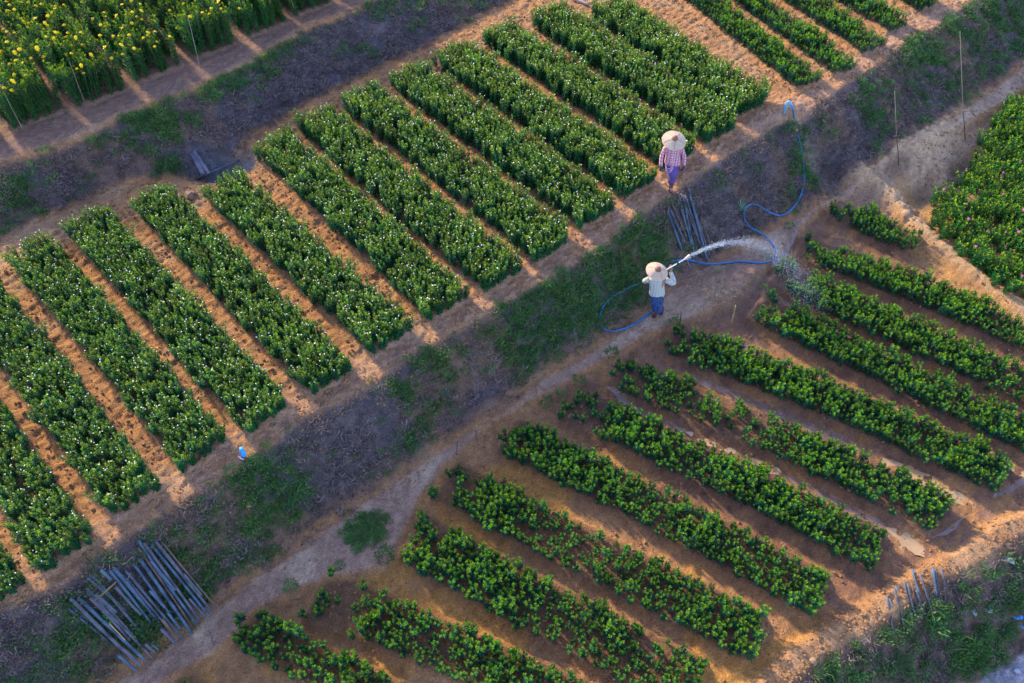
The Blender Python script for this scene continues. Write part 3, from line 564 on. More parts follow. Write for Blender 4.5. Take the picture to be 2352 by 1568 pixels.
# big heap, lower left: coordinates read from a crop of the photograph
def zc(x, y): return (200+x/3.337)*.6994, (1750+y/3.337)*.6994
HEAP = [((855, 165), (1455, 1050), 5.5, 2), ((868, 100), (1510, 1020), 7, 0), ((935, 140), (1545, 985), 6, 1), ((990, 130), (1640, 930), 7.5, 0), ((1048, 105), (1670, 880), 8, 1), ((1130, 130), (1730, 850), 4.5, 2),
        ((865, 280), (1440, 1105), 7, 0), ((810, 350), (1340, 1090), 6, 0), ((735, 440), (1345, 1165), 6.5, 3), ((695, 470), (1300, 1195), 6.5, 1), ((595, 408), (1100, 1000), 8, 0), ((560, 440), (1010, 1010), 7, 0), ((455, 418), (560, 525), 6, 0),
        ((360, 480), (860, 1060), 7, 3), ((320, 520), (740, 880), 5, 3), ((280, 645), (1010, 1380), 7, 1), ((200, 720), (960, 1430), 7, 0), ((140, 745), (890, 1475), 7, 1), ((85, 775), (670, 1245), 6.5, 3), ((100, 840), (575, 1235), 5.5, 0),
        ((350, 735), (785, 1205), 7, 1), ((640, 1345), (840, 1520), 6.5, 0), ((300, 620), (700, 1010), 6, 3), ((470, 600), (860, 1070), 6, 3), ((930, 1225), (1040, 1320), 5.5, 1), ((1125, 960), (1295, 1190), 6.5, 2), ((1195, 905), (1325, 1075), 4.5, 0),
        ((1110, 1060), (1265, 1225), 7.5, 1), ((1420, 735), (1600, 945), 5, 3), ((630, 620), (905, 925), 5, 3), ((985, 640), (1150, 830), 6, 0), ((520, 820), (870, 1210), 6, 1), ((410, 700), (640, 900), 6, 3), ((1000, 320), (1260, 640), 5, 0), ((1365, 470), (1560, 700), 5, 3), ((700, 1290), (905, 1475), 6.5, 1), ((1010, 1235), (1080, 1290), 5, 3)]
for k, (a, b, wpx, ci) in enumerate(HEAP):
    A, Bq = gp(*zc(*a)), gp(*zc(*b)); top = k % 3; full = math.hypot(a[0]-b[0], a[1]-b[1]) > 450
    if not full:                                  # short visible pieces: rest on the others at mid height
        def onheap(q): px, py = zc(*q); return pt(px, py, H(*gp(px, py)[:2])+.22)
        A, Bq = onheap(a), onheap(b)
    dz = .045+.035*top; A = A+np.array([0, 0, dz]); Bq = Bq+np.array([0, 0, dz])
    if k == 0: lb = 'brown weathered bamboo pole, the warmest coloured long one of the large heap lower left'
    elif k == 5: lb = 'thin brown bamboo pole at the right edge of the large heap lower left'
    elif k == 12: lb = 'short pole stub sticking out above the top edge of the large heap lower left'
    elif k == 19: lb = 'thin pale blue pole at the left edge of the large heap lower left'
    elif k == 10: lb = 'thick bright blue-grey pole crossing the middle of the large heap lower left'
    else: lb = 'weathered blue-grey bamboo pole lying in the large heap lower left' if full else 'short piece of grey pole among the long ones of the large heap lower left'
    pole(A, Bq, wpx/2/118*random.uniform(.74, 1.0), PM[ci], lb, 'poles of the large heap across the ditch', sag=-.02 if full else .0)
A, Bq = [pt(*zc(*q), z) for q, z in (((350, 755), -.05), ((605, 540), .08))]; pole(A, Bq, .014, PM[2], 'thin bent branch lying crosswise over the upper left of the pole heap', name='branch', cat='branch', node=0)
A, Bq = [pt(*zc(*q), z) for q, z in (((530, 990), -.45), ((705, 1175), -.7))]; pole(A, Bq, .008, m_tan, 'thin orange split cane on the pole heap', name='cane', cat='cane', node=0)
# middle bridge: crop (2150,620) scale 3.267
def zm(x, y): return (2150+x/3.267)*.6994, (620+y/3.267)*.6994
MID = [((358, 0), (520, 560), 4.2, 0), ((370, 80), (560, 790), 4.5, 0), ((300, 75), (410, 640), 4.5, 0), ((250, 75), (345, 480), 3.5, 2), ((245, 120), (390, 610), 4.5, 0), ((275, 70), (450, 540), 4, 1), ((130, 250), (290, 670), 5, 0), ((160, 240), (320, 600), 4.5, 0), ((140, 190), (250, 420), 3.5, 2), ((180, 180), (340, 540), 3.5, 2), ((215, 200), (330, 500), 3, 2),
       ((320, 90), (480, 620), 4.5, 1), ((430, 250), (520, 590), 3.5, 2), ((480, 320), (640, 740), 3, 2), ((400, 200), (600, 760), 3.5, 1), ((395, 640), (480, 860), 3, 0), ((430, 640), (560, 790), 3, 1), ((340, 790), (385, 890), 3.5, 1)]
for k, (a, b, wpx, ci) in enumerate(MID):
    A, Bq = gp(*zm(*a)), gp(*zm(*b)); dz = .04+.03*(k % 2); A[2] += dz; Bq[2] += dz
    pole(A, Bq, wpx/2/95, PM[ci], 'longest thin pole, sticking out highest at the top of the footbridge between the two workers' if k == 0 else 'weathered pole of the narrow footbridge between the two workers', 'poles of the footbridge between the workers', sag=-.02)
A, Bq = gp(*zm(65, 415), .03), gp(*zm(140, 315), .03); pole(A, Bq, .02, m_black, 'short dark stick on the bank left of the footbridge', name='stick', cat='stick', node=0)
# lower right poles: crop (2850,1800) scale 3.548
def zr(x, y): return (2850+x/3.548)*.6994, (1800+y/3.548)*.6994
LOW = [((205, 570), (290, 1000), 6.5, 1), ((230, 610), (270, 710), 4, 3), ((290, 480), (405, 905), 6, 1), ((310, 455), (330, 520), 5, 0), ((405, 385), (490, 790), 6, 1), ((445, 430), (520, 780), 5.5, 3), ((495, 410), (570, 760), 5, 2), ((495, 265), (570, 540), 6.5, 0), ((550, 500), (635, 765), 5.5, 1), ((578, 310), (700, 670), 5.5, 1), ((725, 255), (800, 735), 5, 2), ((735, 250), (785, 580), 6.5, 0), ((765, 250), (830, 700), 7, 1), ((830, 240), (885, 470), 5.5, 1), ((870, 400), (895, 760), 5, 2), ((705, 690), (760, 870), 3.5, 1), ((465, 800), (520, 860), 3.5, 1)]
for k, (a, b, wpx, ci) in enumerate(LOW):
    A, Bq = gp(*zr(*a)), gp(*zr(*b)); dz = .05+.03*(k % 2); A[2] += dz; Bq[2] += dz
    pole(A, Bq, wpx/2/125*.72, PM[ci], 'leftmost pole of the group leaning down the bank at the lower right' if k == 0 else 'weathered pole laid down the bank at the lower right, below the puddles', 'poles leaning on the lower right bank', sag=0)
for a, b, lb in (((275, 1010), (345, 1150), 'broken pale branch end below the leftmost lower right pole'), ((1110, 1020), (1225, 1075), 'curved tan dry branch on the lower right grass'), ((1055, 1040), (1010, 1110), 'thin dry twig left of the curved branch'), ((670, 1340), (685, 1420), 'pale split of wood near the bottom edge at the lower right'), ((1150, 500), (1330, 425), 'long dry twig on the dark bank at the lower right'), ((1450, 640), (1580, 530), 'thin pale twig beside the white rag')):
    pole(gp(*zr(*a), .03), gp(*zr(*b), .04), .013, PM[2] if 'tan' not in lb else m_tan, lb, name='branch', cat='branch', node=0)
# planks over the basin: crop origin 0, scale 2.036
def z1(x, y): return x/2.036*.6994, y/2.036*.6994
def plank(a, b, wd, lb, group=None):
    a, b = Vector(a), Vector(b); dd = (b-a).normalized(); s = dd.cross(Vector((0, 0, 1))).normalized()*wd/2; up = Vector((0, 0, .018)); mb = MB(); V = []
    for k in range(9):
        q = a.lerp(b, k/8)+Vector((0, 0, random.uniform(-.003, .003))); e = s*random.uniform(.93, 1.03); V += [q-e-up, q+e-up, q+e+up, q-e+up]
    F = [(0, 1, 2, 3), (35, 34, 33, 32)]
    for k in range(8):
        for j in range(4): F.append((4*k+j, 4*k+4+j, 4*k+4+(j+1) % 4, 4*k+(j+1) % 4))
    o = obj('wooden_plank', mesh('wooden_plank', [v-a for v in V], F, PM[1])); o.location = a; tag(o, lb, 'plank', group)
plank(pt(*z1(1275, 1005), .18), pt(*z1(1360, 1165), .05), .10, 'left one of two grey planks laid across the small basin'); plank(pt(*z1(1292, 1002), .19), pt(*z1(1398, 1160), .05), .08, 'right one of two grey planks laid across the small basin')
pole(gp(*z1(1320, 1200), .04), gp(*z1(1600, 1078), .04), .03, PM[1], 'grey log edging the lower side of the small basin', name='log', cat='log', node=0)
def z2_(x, y): return (1100+x/2.036)*.6994, y/2.036*.6994
for a, b, lb in (((1590, 0), (1690, 42), 'upper pale log at the top edge behind the widest flower bed'), ((1560, -30), (1670, 22), 'second pale log lying behind its neighbour at the top edge')):
    pole(gp(*z2_(*a), .06), gp(*z2_(*b), .06), .045, M('pale_log', (.45, .34, .24), .8), lb, name='log', cat='log', node=0)
# stakes among the yellow flowers
for k, (a, b) in enumerate((((0, 570), (125, 810)), ((465, 415), (550, 640)), ((670, 320), (775, 490)), ((865, 240), (925, 400)), ((1255, 105), (1320, 380)), ((1600, 0), (1645, 150)), ((1440, 20), (1530, 190)), ((245, 500), (330, 610)), ((1060, 190), (1150, 320)), ((1940, -30), (1965, 60)))):
    Bq = pt(*z1(*b), Z0+.22); A = pt(*z1(*a), Z0+1.12); A = Vector(A); Bv = Vector(Bq); dv = (A-Bv).normalized(); bot = Bv-dv*((Bv.z-Z0)/max(dv.z, .2))
    where = ['at the left edge', 'in the first full bed', 'on the right side of the first full bed', 'on the left side of the second full bed', 'on the left side of the third full bed', 'on the left side of the fourth full bed', 'inside the third full bed near its right side', 'inside the leftmost bed', 'inside the second full bed', 'in the last bed by the top edge'][k]
    pole(bot, A, .0075, pole_mat('stake', (.20, .18, .14), (.33, .29, .23)) if k == 0 else bpy.data.materials['stake'], 'thin bamboo stake among yellow flowers, '+where, 'stakes among the yellow flowers', name='stake', sag=0, cat='stake', node=.3)
def dpos(x, y): return x, y
def stick(px0, py0, px1, py1, hgt, r, mat, lb, node=0):
    b = gp(px0, py0); top = pt(px1, py1, b[2]+hgt); b[2] -= .05; return pole(b, top, r, mat, lb, name='stick', cat='stick', node=node, sag=0)
stick(1680, 741, 1690, 700, .36, .018, m_tan, 'short yellow cane stuck in the ground at the upper end of a lower bed', .15)
stick(1562, 745, 1565, 715, .30, .010, m_black, 'dark thin stick below the watering worker')
stick(1048, 1046, 1051, 1013, .30, .010, PM[2], 'thin stick at the edge of the footpath, left of a pair'); stick(1096, 1012, 1092, 988, .25, .012, PM[2], 'thin stick at the edge of the footpath, right of a pair')
stick(1907, 452, 1912, 417, .35, .012, PM[2], 'brown stick at the top end of the upper right bed'); stick(492, 1484, 480, 1448, .25, .014, PM[2], 'brown stick on the footpath right of the large pole heap')
def tallpole(base, mid, top, hm, ht, lb):
    b = gp(*base); m_ = pt(*mid, b[2]+hm); t_ = pt(*top, b[2]+ht); root = empty('tall_stake', b); B_ = Vector(b)
    MB().tube([Vector((0, 0, -.05)), (Vector(m_)-B_)*.5, Vector(m_)-B_], [.011, .010, .009], 7).build('lower_rod', m_black, root)
    MB().tube([Vector(m_)-B_, (Vector(m_)+Vector(t_))/2-B_, Vector(t_)-B_], [.006, .005, .004], 7).build('upper_cane', M('pale_cane', (.42, .30, .26), .7), root)
    c = Vector(m_)-B_; MB().tube([c+Vector((-.09, 0, .0)), c+Vector((.10, .02, .01))], .009, 6).build('crosspiece', PM[2], root)
    return tag(root, lb, 'stake')
tallpole((2066, 380), (2059, 313), (2055, 208), .85, 2.05, 'tall thin stake with a small crosspiece on the sandy ground, the left one of two')
tallpole((2219, 323), (2212, 257), (2205, 70), .85, 2.9, 'tall thin stake with a small crosspiece beside the pink-flowered patch, the right one of two')
# ------------------------------------------------------------------ water in the furrows
def watermat(name, col, rough=.12):
    m = M(name, col, rough, .18, 6, .12, 14, spec=.6); return m
m_mud = watermat('muddy_water', (.40, .27, .13)); m_wet = watermat('thin_water', (.20, .13, .09), .16)
def puddle(pts, wd, dz, mat, lb, z=Z2):
    P = np.array([pt(a, b, z)[:2] for a, b in pts]); V, F = [], []; seg = np.hypot(*np.diff(P, axis=0).T); T = seg.sum(); cum = np.concatenate([[0], np.cumsum(seg)]); n = int(T/.06)+1; m = 11
    for i in range(n+1):
        s = i/n*T; k = min(max(np.searchsorted(cum, s, 'right')-1, 0), len(seg)-1); t = (P[k+1]-P[k])/seg[k]; nn = np.array([-t[1], t[0]]); q = P[k]+t*(s-cum[k])
        hw = (wd[0]+(wd[1]-wd[0])*s/T)/2*(.75+.5*N3(q[0], q[1], 5))*min(1, .15+s/.4, .15+(T-s)/.4)
        for j in range(m): x_, y_ = q+nn*hw*(j/(m-1)*2-1); x_ += .05*(N4(x_, y_, 6)-.5); y_ += .05*(N1(x_, y_, 6)-.5); V.append((x_, y_, 0))
    V = np.array(V); ctr = V[m//2::m]; hz = H(ctr[:, 0], ctr[:, 1]); hz = np.convolve(np.pad(hz, 4, 'edge'), np.ones(9)/9, 'valid')-.012; V[:, 2] = np.repeat(hz, m)+dz
    if mat is m_wet: V[:, 2] = H(V[:, 0], V[:, 1], True)*.8+V[:, 2]*.2+.004
    for i in range(n):
        for j in range(m-1): a = i*m+j; F.append((a, a+m, a+m+1, a+1))
    o = obj('water', mesh('water', V, F, mat, True)); tag(o, lb, kind='structure')
puddle([(1390, 895), (1480, 945), (1590, 996)], (.14, .2), .006, m_wet, 'thin wet trickle at the upper end of the furrow beside the sparse bed')
puddle([(1570, 988), (1640, 1020), (1700, 1045), (1795, 1088)], (.20, .40), .012, m_mud, 'muddy water running down the furrow beside the sparse bed')
puddle([(1800, 1092), (1950, 1165), (2040, 1215)], (.2, .25), .004, m_wet, 'thin wet trickle lower down the same furrow')
puddle([(2035, 1212), (2080, 1240), (2125, 1278)], (.35, .62), .02, m_mud, 'muddy puddle at the lower end of a furrow')
puddle([(2135, 1235), (2175, 1225), (2215, 1185)], (.09, .09), .012, m_wet, 'wet strip across the end of a lower bed'); puddle([(2270, 1150), (2320, 1125), (2370, 1085)], (.10, .12), .012, m_wet, 'wet strip at the right rim of the lower field')
puddle([(1580, 860), (1700, 915), (1850, 975), (1980, 1035)], (.2, .3), .008, m_wet, 'thin water in the second watered furrow'); puddle([(2010, 1048), (2110, 1095), (2190, 1138), (2235, 1160)], (.25, .38), .015, m_mud, 'muddy water in the lower half of the second watered furrow')
puddle([(1745, 680), (1820, 715), (1930, 775)], (.28, .3), .012, m_wet, 'shallow water below the landing spray'); puddle([(1805, 600), (1880, 640), (1990, 690)], (.2, .2), .010, m_wet, 'water in the furrow right of the landing spray'); puddle([(1630, 775), (1720, 800), (1850, 870)], (.16, .22), .006, m_wet, 'thin water above the middle beds')
puddle([(2260, 1045), (2300, 1062), (2370, 1100)], (.2, .25), .012, m_mud, 'muddy water at the right edge of the photo'); puddle([(1830, 535), (1800, 580), (1770, 625)], (.14, .2), .01, m_wet, 'wet strip along the upper ends of the watered beds')
puddle([(480, 392), (510, 375), (540, 366)], (.3, .3), .03, watermat('basin_water', (.10, .17, .18), .15), 'bluish water in the small basin', 0.0)

# ------------------------------------------------------------------ hose and standpipe
m_hose = M('blue_hose', (.004, .15, .34), .35, .25, 3, .1, 20, spec=.5); m_pipe = M('pale_blue_pipe', (.12, .42, .62), .4, .2, 5, .1); m_or = M('orange_band', (.7, .33, .03), .6)
def smooth_path(P, n=10):
    P = [Vector(p) for p in P]; o = []; P = [P[0]*2-P[1]]+P+[P[-1]*2-P[-2]]
    for i in range(1, len(P)-2):
        a, b, c, e = P[i-1], P[i], P[i+1], P[i+2]
        for k in range(n): t = k/n; o.append(.5*((2*b)+(-a+c)*t+(2*a-5*b+4*c-e)*t*t+(-a+3*b-3*c+e)*t**3))
    o.append(P[-2]); return o
sp_base = gp(1801, 262); sp_top = pt(1807, 236, sp_base[2]+.36); elbow = pt(1818, 241, sp_base[2]+.33)
HP = [(1824, 272), (1830, 300), (1838, 340), (1844, 385), (1845, 420), (1838, 450), (1822, 478), (1800, 495), (1780, 497), (1758, 484), (1738, 472), (1720, 472), (1709, 486), (1710, 505), (1722, 523), (1745, 540), (1766, 553), (1779, 572), (1781, 592), (1772, 603), (1745, 605), (1700, 602), (1665, 606), (1630, 608), (1600, 603), (1575, 598), (1550, 600), (1530, 608), (1505, 622), (1475, 648), (1440, 664), (1410, 680), (1387, 702), (1377, 728), (1384, 752), (1402, 762), (1430, 758), (1460, 744), (1488, 724), (1500, 712)]
P2 = gp(1507, 729)                                     # where the watering worker stands
hp = [elbow, pt(1821, 252, sp_base[2]+.24)]
for k, (a, b) in enumerate(HP):
    q = gp(a, b, .025); hp.append(q)
for k in range(3, len(hp)-1):                           # a hose bridges hollows
    hp[k][2] = max(hp[k][2], (hp[k-1][2]+hp[k+1][2])/2-.02)
hand_r = P2+np.array([.15, .26, 1.30]); ldir = np.array([.52, .14, .30]); ldir /= np.linalg.norm(ldir)
lance_tail = hand_r-ldir*.42
hp += [P2+np.array([-.12, .20, .35]), P2+np.array([-.22, .24, .80]), lance_tail-ldir*.05, lance_tail]
root = empty('garden_hose', hp[0]); c0 = Vector(hp[0])
sm = smooth_path([Vector(q)-c0 for q in hp], 8); MB().tube(sm, .0215, 10).build('tube', m_hose, root)
q = gp(1828, 298, .03); q2 = gp(1829.5, 305, .03); MB().tube([Vector(q)-c0, Vector(q2)-c0], .027, 12).build('joint_band', m_or, root)
tag(root, 'long bright blue garden hose snaking down the bank to the watering worker', 'hose')
root = empty('standpipe', sp_base); b0 = Vector(sp_base)
MB().tube([Vector((0, 0, -.1)), (Vector(sp_top)-b0)*.55, Vector(sp_top)-b0], .034, 12).build('riser', m_pipe, root)
MB().tube(smooth_path([Vector(sp_top)-b0-Vector((0, 0, .02)), Vector(sp_top)-b0+Vector((.04, 0, .03)), Vector(elbow)-b0+Vector((-.01, 0, .02)), Vector(elbow)-b0], 5), .031, 12).build('elbow', m_pipe, root)
MB().tube([Vector((0, 0, -.02)), Vector((0.004, 0, .05))], .042, 12).build('collar', M('red_collar', (.35, .06, .04), .6), root)
tag(root, 'pale blue water pipe bent over at the top of the bank where the hose starts', 'pipe')
root = empty('watering_lance', lance_tail); nose = hand_r+ldir*.30
MB().tube([Vector((0, 0, 0)), Vector(nose-lance_tail)], [.011, .012], 10).build('lance_tube', M('lance_white', (.75, .78, .8), .35), root)
MB().tube([Vector(nose-lance_tail), Vector(nose+ldir*.04-lance_tail), Vector(nose+ldir*.16-lance_tail), Vector(nose+ldir*.175-lance_tail)], [.014, .02, .048, .05], 16).build('rose_head', M('rose_grey', (.42, .42, .40), .5), root)
MB().tube([Vector(hand_r+ldir*.16-lance_tail), Vector(hand_r+ldir*.2-lance_tail)], .018, 10).build('valve', m_black, root)
tag(root, 'white watering lance with a flared sprinkler head held up by the worker', 'watering lance')
# spray
src = Vector(nose+ldir*.18); tgt = Vector(gp(1872, 728)); G = 9.81
def flight(s, t_, T): V0 = (t_-s)/T; V0.z += .5*G*T; return V0
T0 = .97
m_drop = bpy.data.materials.new('water_drop'); m_drop.use_nodes = True; p_ = m_drop.node_tree.nodes['Principled BSDF']; p_.inputs['Base Color'].default_value = (.80, .88, .95, 1); p_.inputs['Roughness'].default_value = .08; p_.inputs['Transmission Weight'].default_value = .5; p_.inputs['IOR'].default_value = 1.33
V, F = [], []; rs = np.random.default_rng(5)
base6 = np.array([(1, 0, 0), (-1, 0, 0), (0, 1, 0), (0, -1, 0), (0, 0, 1), (0, 0, -1)], float); f8 = [(0, 2, 4), (2, 1, 4), (1, 3, 4), (3, 0, 4), (2, 0, 5), (1, 2, 5), (3, 1, 5), (0, 3, 5)]
V0 = flight(src, tgt, T0)
lat = V0.cross(Vector((0, 0, 1))).normalized()
def droplet(p, vel, r, stretch):
    vel = vel.normalized(); a = vel.cross(Vector((.3, .2, 1))).normalized(); b = vel.cross(a); o = len(V)
    for q in base6: V.append(p+vel*q[0]*r*stretch+a*q[1]*r+b*q[2]*r)
    F.extend([tuple(o+i for i in f) for f in f8])
def launch():
    sp = 1+rs.normal(0, .05); dv = V0*sp+lat*rs.normal(0, .16)+Vector((0, 0, rs.normal(0, .12))); return dv
for _ in range(9000):
    v0_ = launch(); t = rs.random()**.85*T0*1.08; off = Vector(rs.normal(0, .018, 3)); p0 = src+off; q = p0+v0_*t-Vector((0, 0, .5*G*t*t))
    if q.z < -1.32: continue
    vel = v0_-Vector((0, 0, G*t)); near = max(0, 1-t/.22); droplet(q, vel, (.0014+.0027*rs.random()**3)*(1-.3*near)*(1+.25*t), 1.6+14*near+1.5*rs.random())
me = mesh('water_spray', [tuple(v) for v in V], np.array(F), m_drop, True); o = obj('water_spray', me); tag(o, 'arc of water drops spraying from the lance onto the young plants', 'water spray', kind='stuff')

# ------------------------------------------------------------------ people
m_skin = M('skin', (.32, .17, .10), .55, .1)
def plaid(name, c1, c2, c3, sc=26):
    m = bpy.data.materials.new(name); m.use_nodes = True; t = m.node_tree; p = t.nodes['Principled BSDF']; N = t.nodes.new; L = t.links.new; p.inputs['Roughness'].default_value = .9; p.inputs['Specular IOR Level'].default_value = .15
    tc = N('ShaderNodeTexCoord'); prev = None
    base = N('ShaderNodeRGB'); base.outputs[0].default_value = c1+(1,); out = base.outputs[0]
    for ax, col in (('X', c2), ('Z', c3)):
        wv = N('ShaderNodeTexWave'); wv.wave_type = 'BANDS'; wv.bands_direction = ax; wv.inputs['Scale'].default_value = sc/6.28*2; wv.inputs['Distortion'].default_value = .6; L(tc.outputs['Object'], wv.inputs['Vector'])
        r = N('ShaderNodeMapRange'); r.inputs[1].default_value = .55; r.inputs[2].default_value = .75; r.inputs[4].default_value = .62; L(wv.outputs['Fac'], r.inputs[0]); mx = N('ShaderNodeMix'); mx.data_type = 'RGBA'; L(r.outputs[0], mx.inputs[0]); L(out, mx.inputs[6]); mx.inputs[7].default_value = col+(1,); out = mx.outputs[2]
    L(out, p.inputs['Base Color']); nz = N('ShaderNodeTexNoise'); nz.inputs['Scale'].default_value = 14; L(tc.outputs['Object'], nz.inputs['Vector']); b = N('ShaderNodeBump'); b.inputs['Strength'].default_value = .6; b.inputs['Distance'].default_value = .03; L(nz.outputs['Fac'], b.inputs['Height']); L(b.outputs[0], p.inputs['Normal']); return m
m_straw_hat = M('straw_hat', (.50, .37, .25), .75, .12, 18, .4, 60); m_crown = M('hat_crown', (.20, .11, .07), .7, .2, 20, .4, 60)
def skin_body(name, J, E, mat, parent, root):
    keys = list(J); V = [J[k][0] for k in keys]; me = bpy.data.meshes.new(name); me.from_pydata([tuple(v) for v in V], [(keys.index(a), keys.index(b)) for a, b in E], []); me.materials.append(mat); o = obj(name, me, None, parent)
    md = o.modifiers.new('skin', 'SKIN'); md.use_smooth_shade = True
    for i, k in enumerate(keys):
        r = J[k][1]; r = r if hasattr(r, '__len__') else (r, r); me.skin_vertices[0].data[i].radius = r; me.skin_vertices[0].data[i].use_root = (k == root)
    s = o.modifiers.new('sub', 'SUBSURF'); s.levels = 1; s.render_levels = 2; return o
def hand(J, E, side, wr, dirv, across, curl):
    """palm and five curled fingers; dirv: fingers' direction, across: towards the thumb, curl: towards the palm side"""
    w0, dv, ac, cu = (Vector(q) for q in (wr, dirv, across, curl)); dv.normalize(); ac.normalize(); cu.normalize()
    J['palm'+side] = (w0+dv*.045, (.026, .014)); E.append(('wrist'+side, 'palm'+side))
    for i, (off, ln) in enumerate(((.027, .068), (.009, .076), (-.010, .070), (-.027, .056))):
        a = w0+dv*.085+ac*off; n0 = 'f%d0%s' % (i, side); J[n0] = (a, .0095); E.append(('palm'+side, n0)); dd = dv.copy(); c = a
        for k in range(3):
            dd = (dd+cu*.75).normalized(); c = c+dd*ln*(.42, .32, .26)[k]; nn = 'f%d%d%s' % (i, k+1, side); J[nn] = (c, (.0088, .008, .0068)[k]); E.append(('f%d%d%s' % (i, k, side), nn))
    a = w0+dv*.03+ac*.03; J['t0'+side] = (a, .011); E.append(('palm'+side, 't0'+side)); c = a+(dv*.5+ac*.8).normalized()*.03; J['t1'+side] = (c, .0105); E.append(('t0'+side, 't1'+side)); c = c+(dv*.8+cu*.6).normalized()*.028; J['t2'+side] = (c, .009); E.append(('t1'+side, 't2'+side))
def add_hat(parent, loc, tilt, rz, rad):
    h = empty('hat', loc); h.parent = parent; h.rotation_euler = (tilt[0], tilt[1], rz)
    # brim with slightly dished cone and six sewn panels
    n = 48; pr = [(.062, .050), (.075, .042), (.11, .026), (.17, .002), (rad*.9, -.022), (rad, -.030), (rad, -.036), (rad*.9, -.030), (.11, .016), (.062, .040)]
    MB().lathe(pr, n, wave=lambda i, a: 1+.008*math.sin(a*5+1)).build('brim', m_straw_hat, h)
    MB().lathe([(.0005, .125), (.014, .123), (.034, .112), (.058, .080), (.072, .050), (.078, .038), (.07, .03)], 28).build('crown', m_crown, h)
    rim = [(rad*math.cos(2*math.pi*k/n), rad*math.sin(2*math.pi*k/n), -.033) for k in range(n+1)]; MB().tube(rim, .006, 6, cap=False).build('rim_binding', M('binding', (.62, .47, .32), .6), h)
    sm_ = MB()
    for k in range(5):
        a = 2*math.pi*k/5+.5; sm_.tube([(r*math.cos(a), r*math.sin(a), z+.003) for r, z in ((.08, .040), (.12, .022), (.17, .002), (rad*.97, -.026))], .0022, 4)
    sm_.build('seam', m_crown, h)
    return h
def face(J, E, hd, fw):
    fw = Vector(fw); sd = fw.cross(Vector((0, 0, 1)))
    c = Vector(hd); J['nose'] = (c+fw*.098+Vector((0, 0, -.012)), .011); E.append(('head', 'nose')); J['chin'] = (c+fw*.05+Vector((0, 0, -.088)), .026); E.append(('head', 'chin'))
    for s in (1, -1): J['ear%d' % s] = (c+sd*.092*s+Vector((0, 0, -.015)), (.010, .016)); E.append(('head', 'ear%d' % s))
def face_parts(parent, hd, fw):
    fw = Vector(fw); sd = fw.cross(Vector((0, 0, 1))); c = Vector(hd)
    for s in (1, -1):
        q = c+fw*.078+sd*.032*s+Vector((0, 0, .004)); mb = MB(); mb.lathe([(.0005, .009), (.006, .007), (.009, 0), (.006, -.007), (.0005, -.009)], 10, q); mb.build('eye', M('eye', (.04, .03, .03), .2), parent)
    q = c+fw*.082+Vector((0, 0, -.05)); MB().tube([q-sd*.022, q+fw*.004, q+sd*.022], [.003, .006, .003], 6).build('mouth', M('lips', (.30, .10, .08), .5), parent)
def sleeve(mb, P, R_): mb.tube(smooth_path(P, 4), list(np.interp(np.linspace(0, 1, (len(P)-1)*4+1), np.linspace(0, 1, len(R_)), R_)), 12)
def boots(parent, A, mat, name='boot'):
    for an, toe in A:
        an, toe = Vector(an), Vector(toe); heel = an+(an-toe)*.25; heel.z = toe.z+.005
        MB().tube([an+Vector((0, 0, .16)), an+Vector((0, 0, .06)), an+Vector((0, 0, -.0)), heel.lerp(toe, .35), heel.lerp(toe, .7), toe], [.052, .046, .050, .048, .046, .026], 12, flat=.9).build(name, mat, parent)
# worker walking towards the camera, pink checked shirt
b1 = gp(1540, 436); rt = empty('person', b1, R(0)); LX = -.16
def lean(p, k=LX): x, y, z = p; return (x+k*max(z-.1, 0)/1.3, y, z)
Jp = lambda **k: {a: (lean(b[0]), b[1]) for a, b in k.items()}
J = Jp(pelvis=((.02, .06, .80), (.13, .10)), spine=((.02, .05, .97), (.115, .085)), chest=((.02, .03, 1.12), (.13, .09)), neck=((.02, .01, 1.24), .048), head=((.02, -.015, 1.36), (.083, .09)), headtop=((.02, -.01, 1.43), .06),
       shoulderL=((-.14, .03, 1.18), .055), elbowL=((-.235, .0, .97), .038), wristL=((-.27, -.12, .78), .026), shoulderR=((.18, .03, 1.18), .055), elbowR=((.27, .03, .95), .038), wristR=((.27, -.03, .73), .026),
       hipL=((-.06, .06, .74), .085), kneeL=((-.04, -.06, .42), .058), ankleL=((0, 0, .09), .036), toeL=((0, -.14, .035), .028), hipR=((.10, .06, .74), .085), kneeR=((.11, .10, .43), .058), ankleR=((.10, .34, .19), .036), toeR=((.10, .26, .06), .028))
E = [('pelvis', 'spine'), ('spine', 'chest'), ('chest', 'neck'), ('neck', 'head'), ('head', 'headtop'), ('chest', 'shoulderL'), ('shoulderL', 'elbowL'), ('elbowL', 'wristL'), ('chest', 'shoulderR'), ('shoulderR', 'elbowR'), ('elbowR', 'wristR'), ('pelvis', 'hipL'), ('hipL', 'kneeL'), ('kneeL', 'ankleL'), ('ankleL', 'toeL'), ('pelvis', 'hipR'), ('hipR', 'kneeR'), ('kneeR', 'ankleR'), ('ankleR', 'toeR')]
hand(J, E, 'L', J['wristL'][0], (-.05, -.3, -.9), (.6, -.7, .2), (.8, .3, 0)); hand(J, E, 'R', J['wristR'][0], (0, -.1, -1), (-.3, -.9, 0), (-.9, .2, 0)); face(J, E, J['head'][0], (0, -1, 0))
skin_body('body', J, E, m_skin, rt, 'pelvis'); face_parts(rt, J['head'][0], (0, -1, 0))
m_pk = plaid('pink_plaid', (.60, .38, .42), (.30, .05, .12), (.34, .08, .20), 15)
def LF(S_): return [(x+LX*max(z-.1, 0)/1.3, y, z, a, b) for x, y, z, a, b in S_]
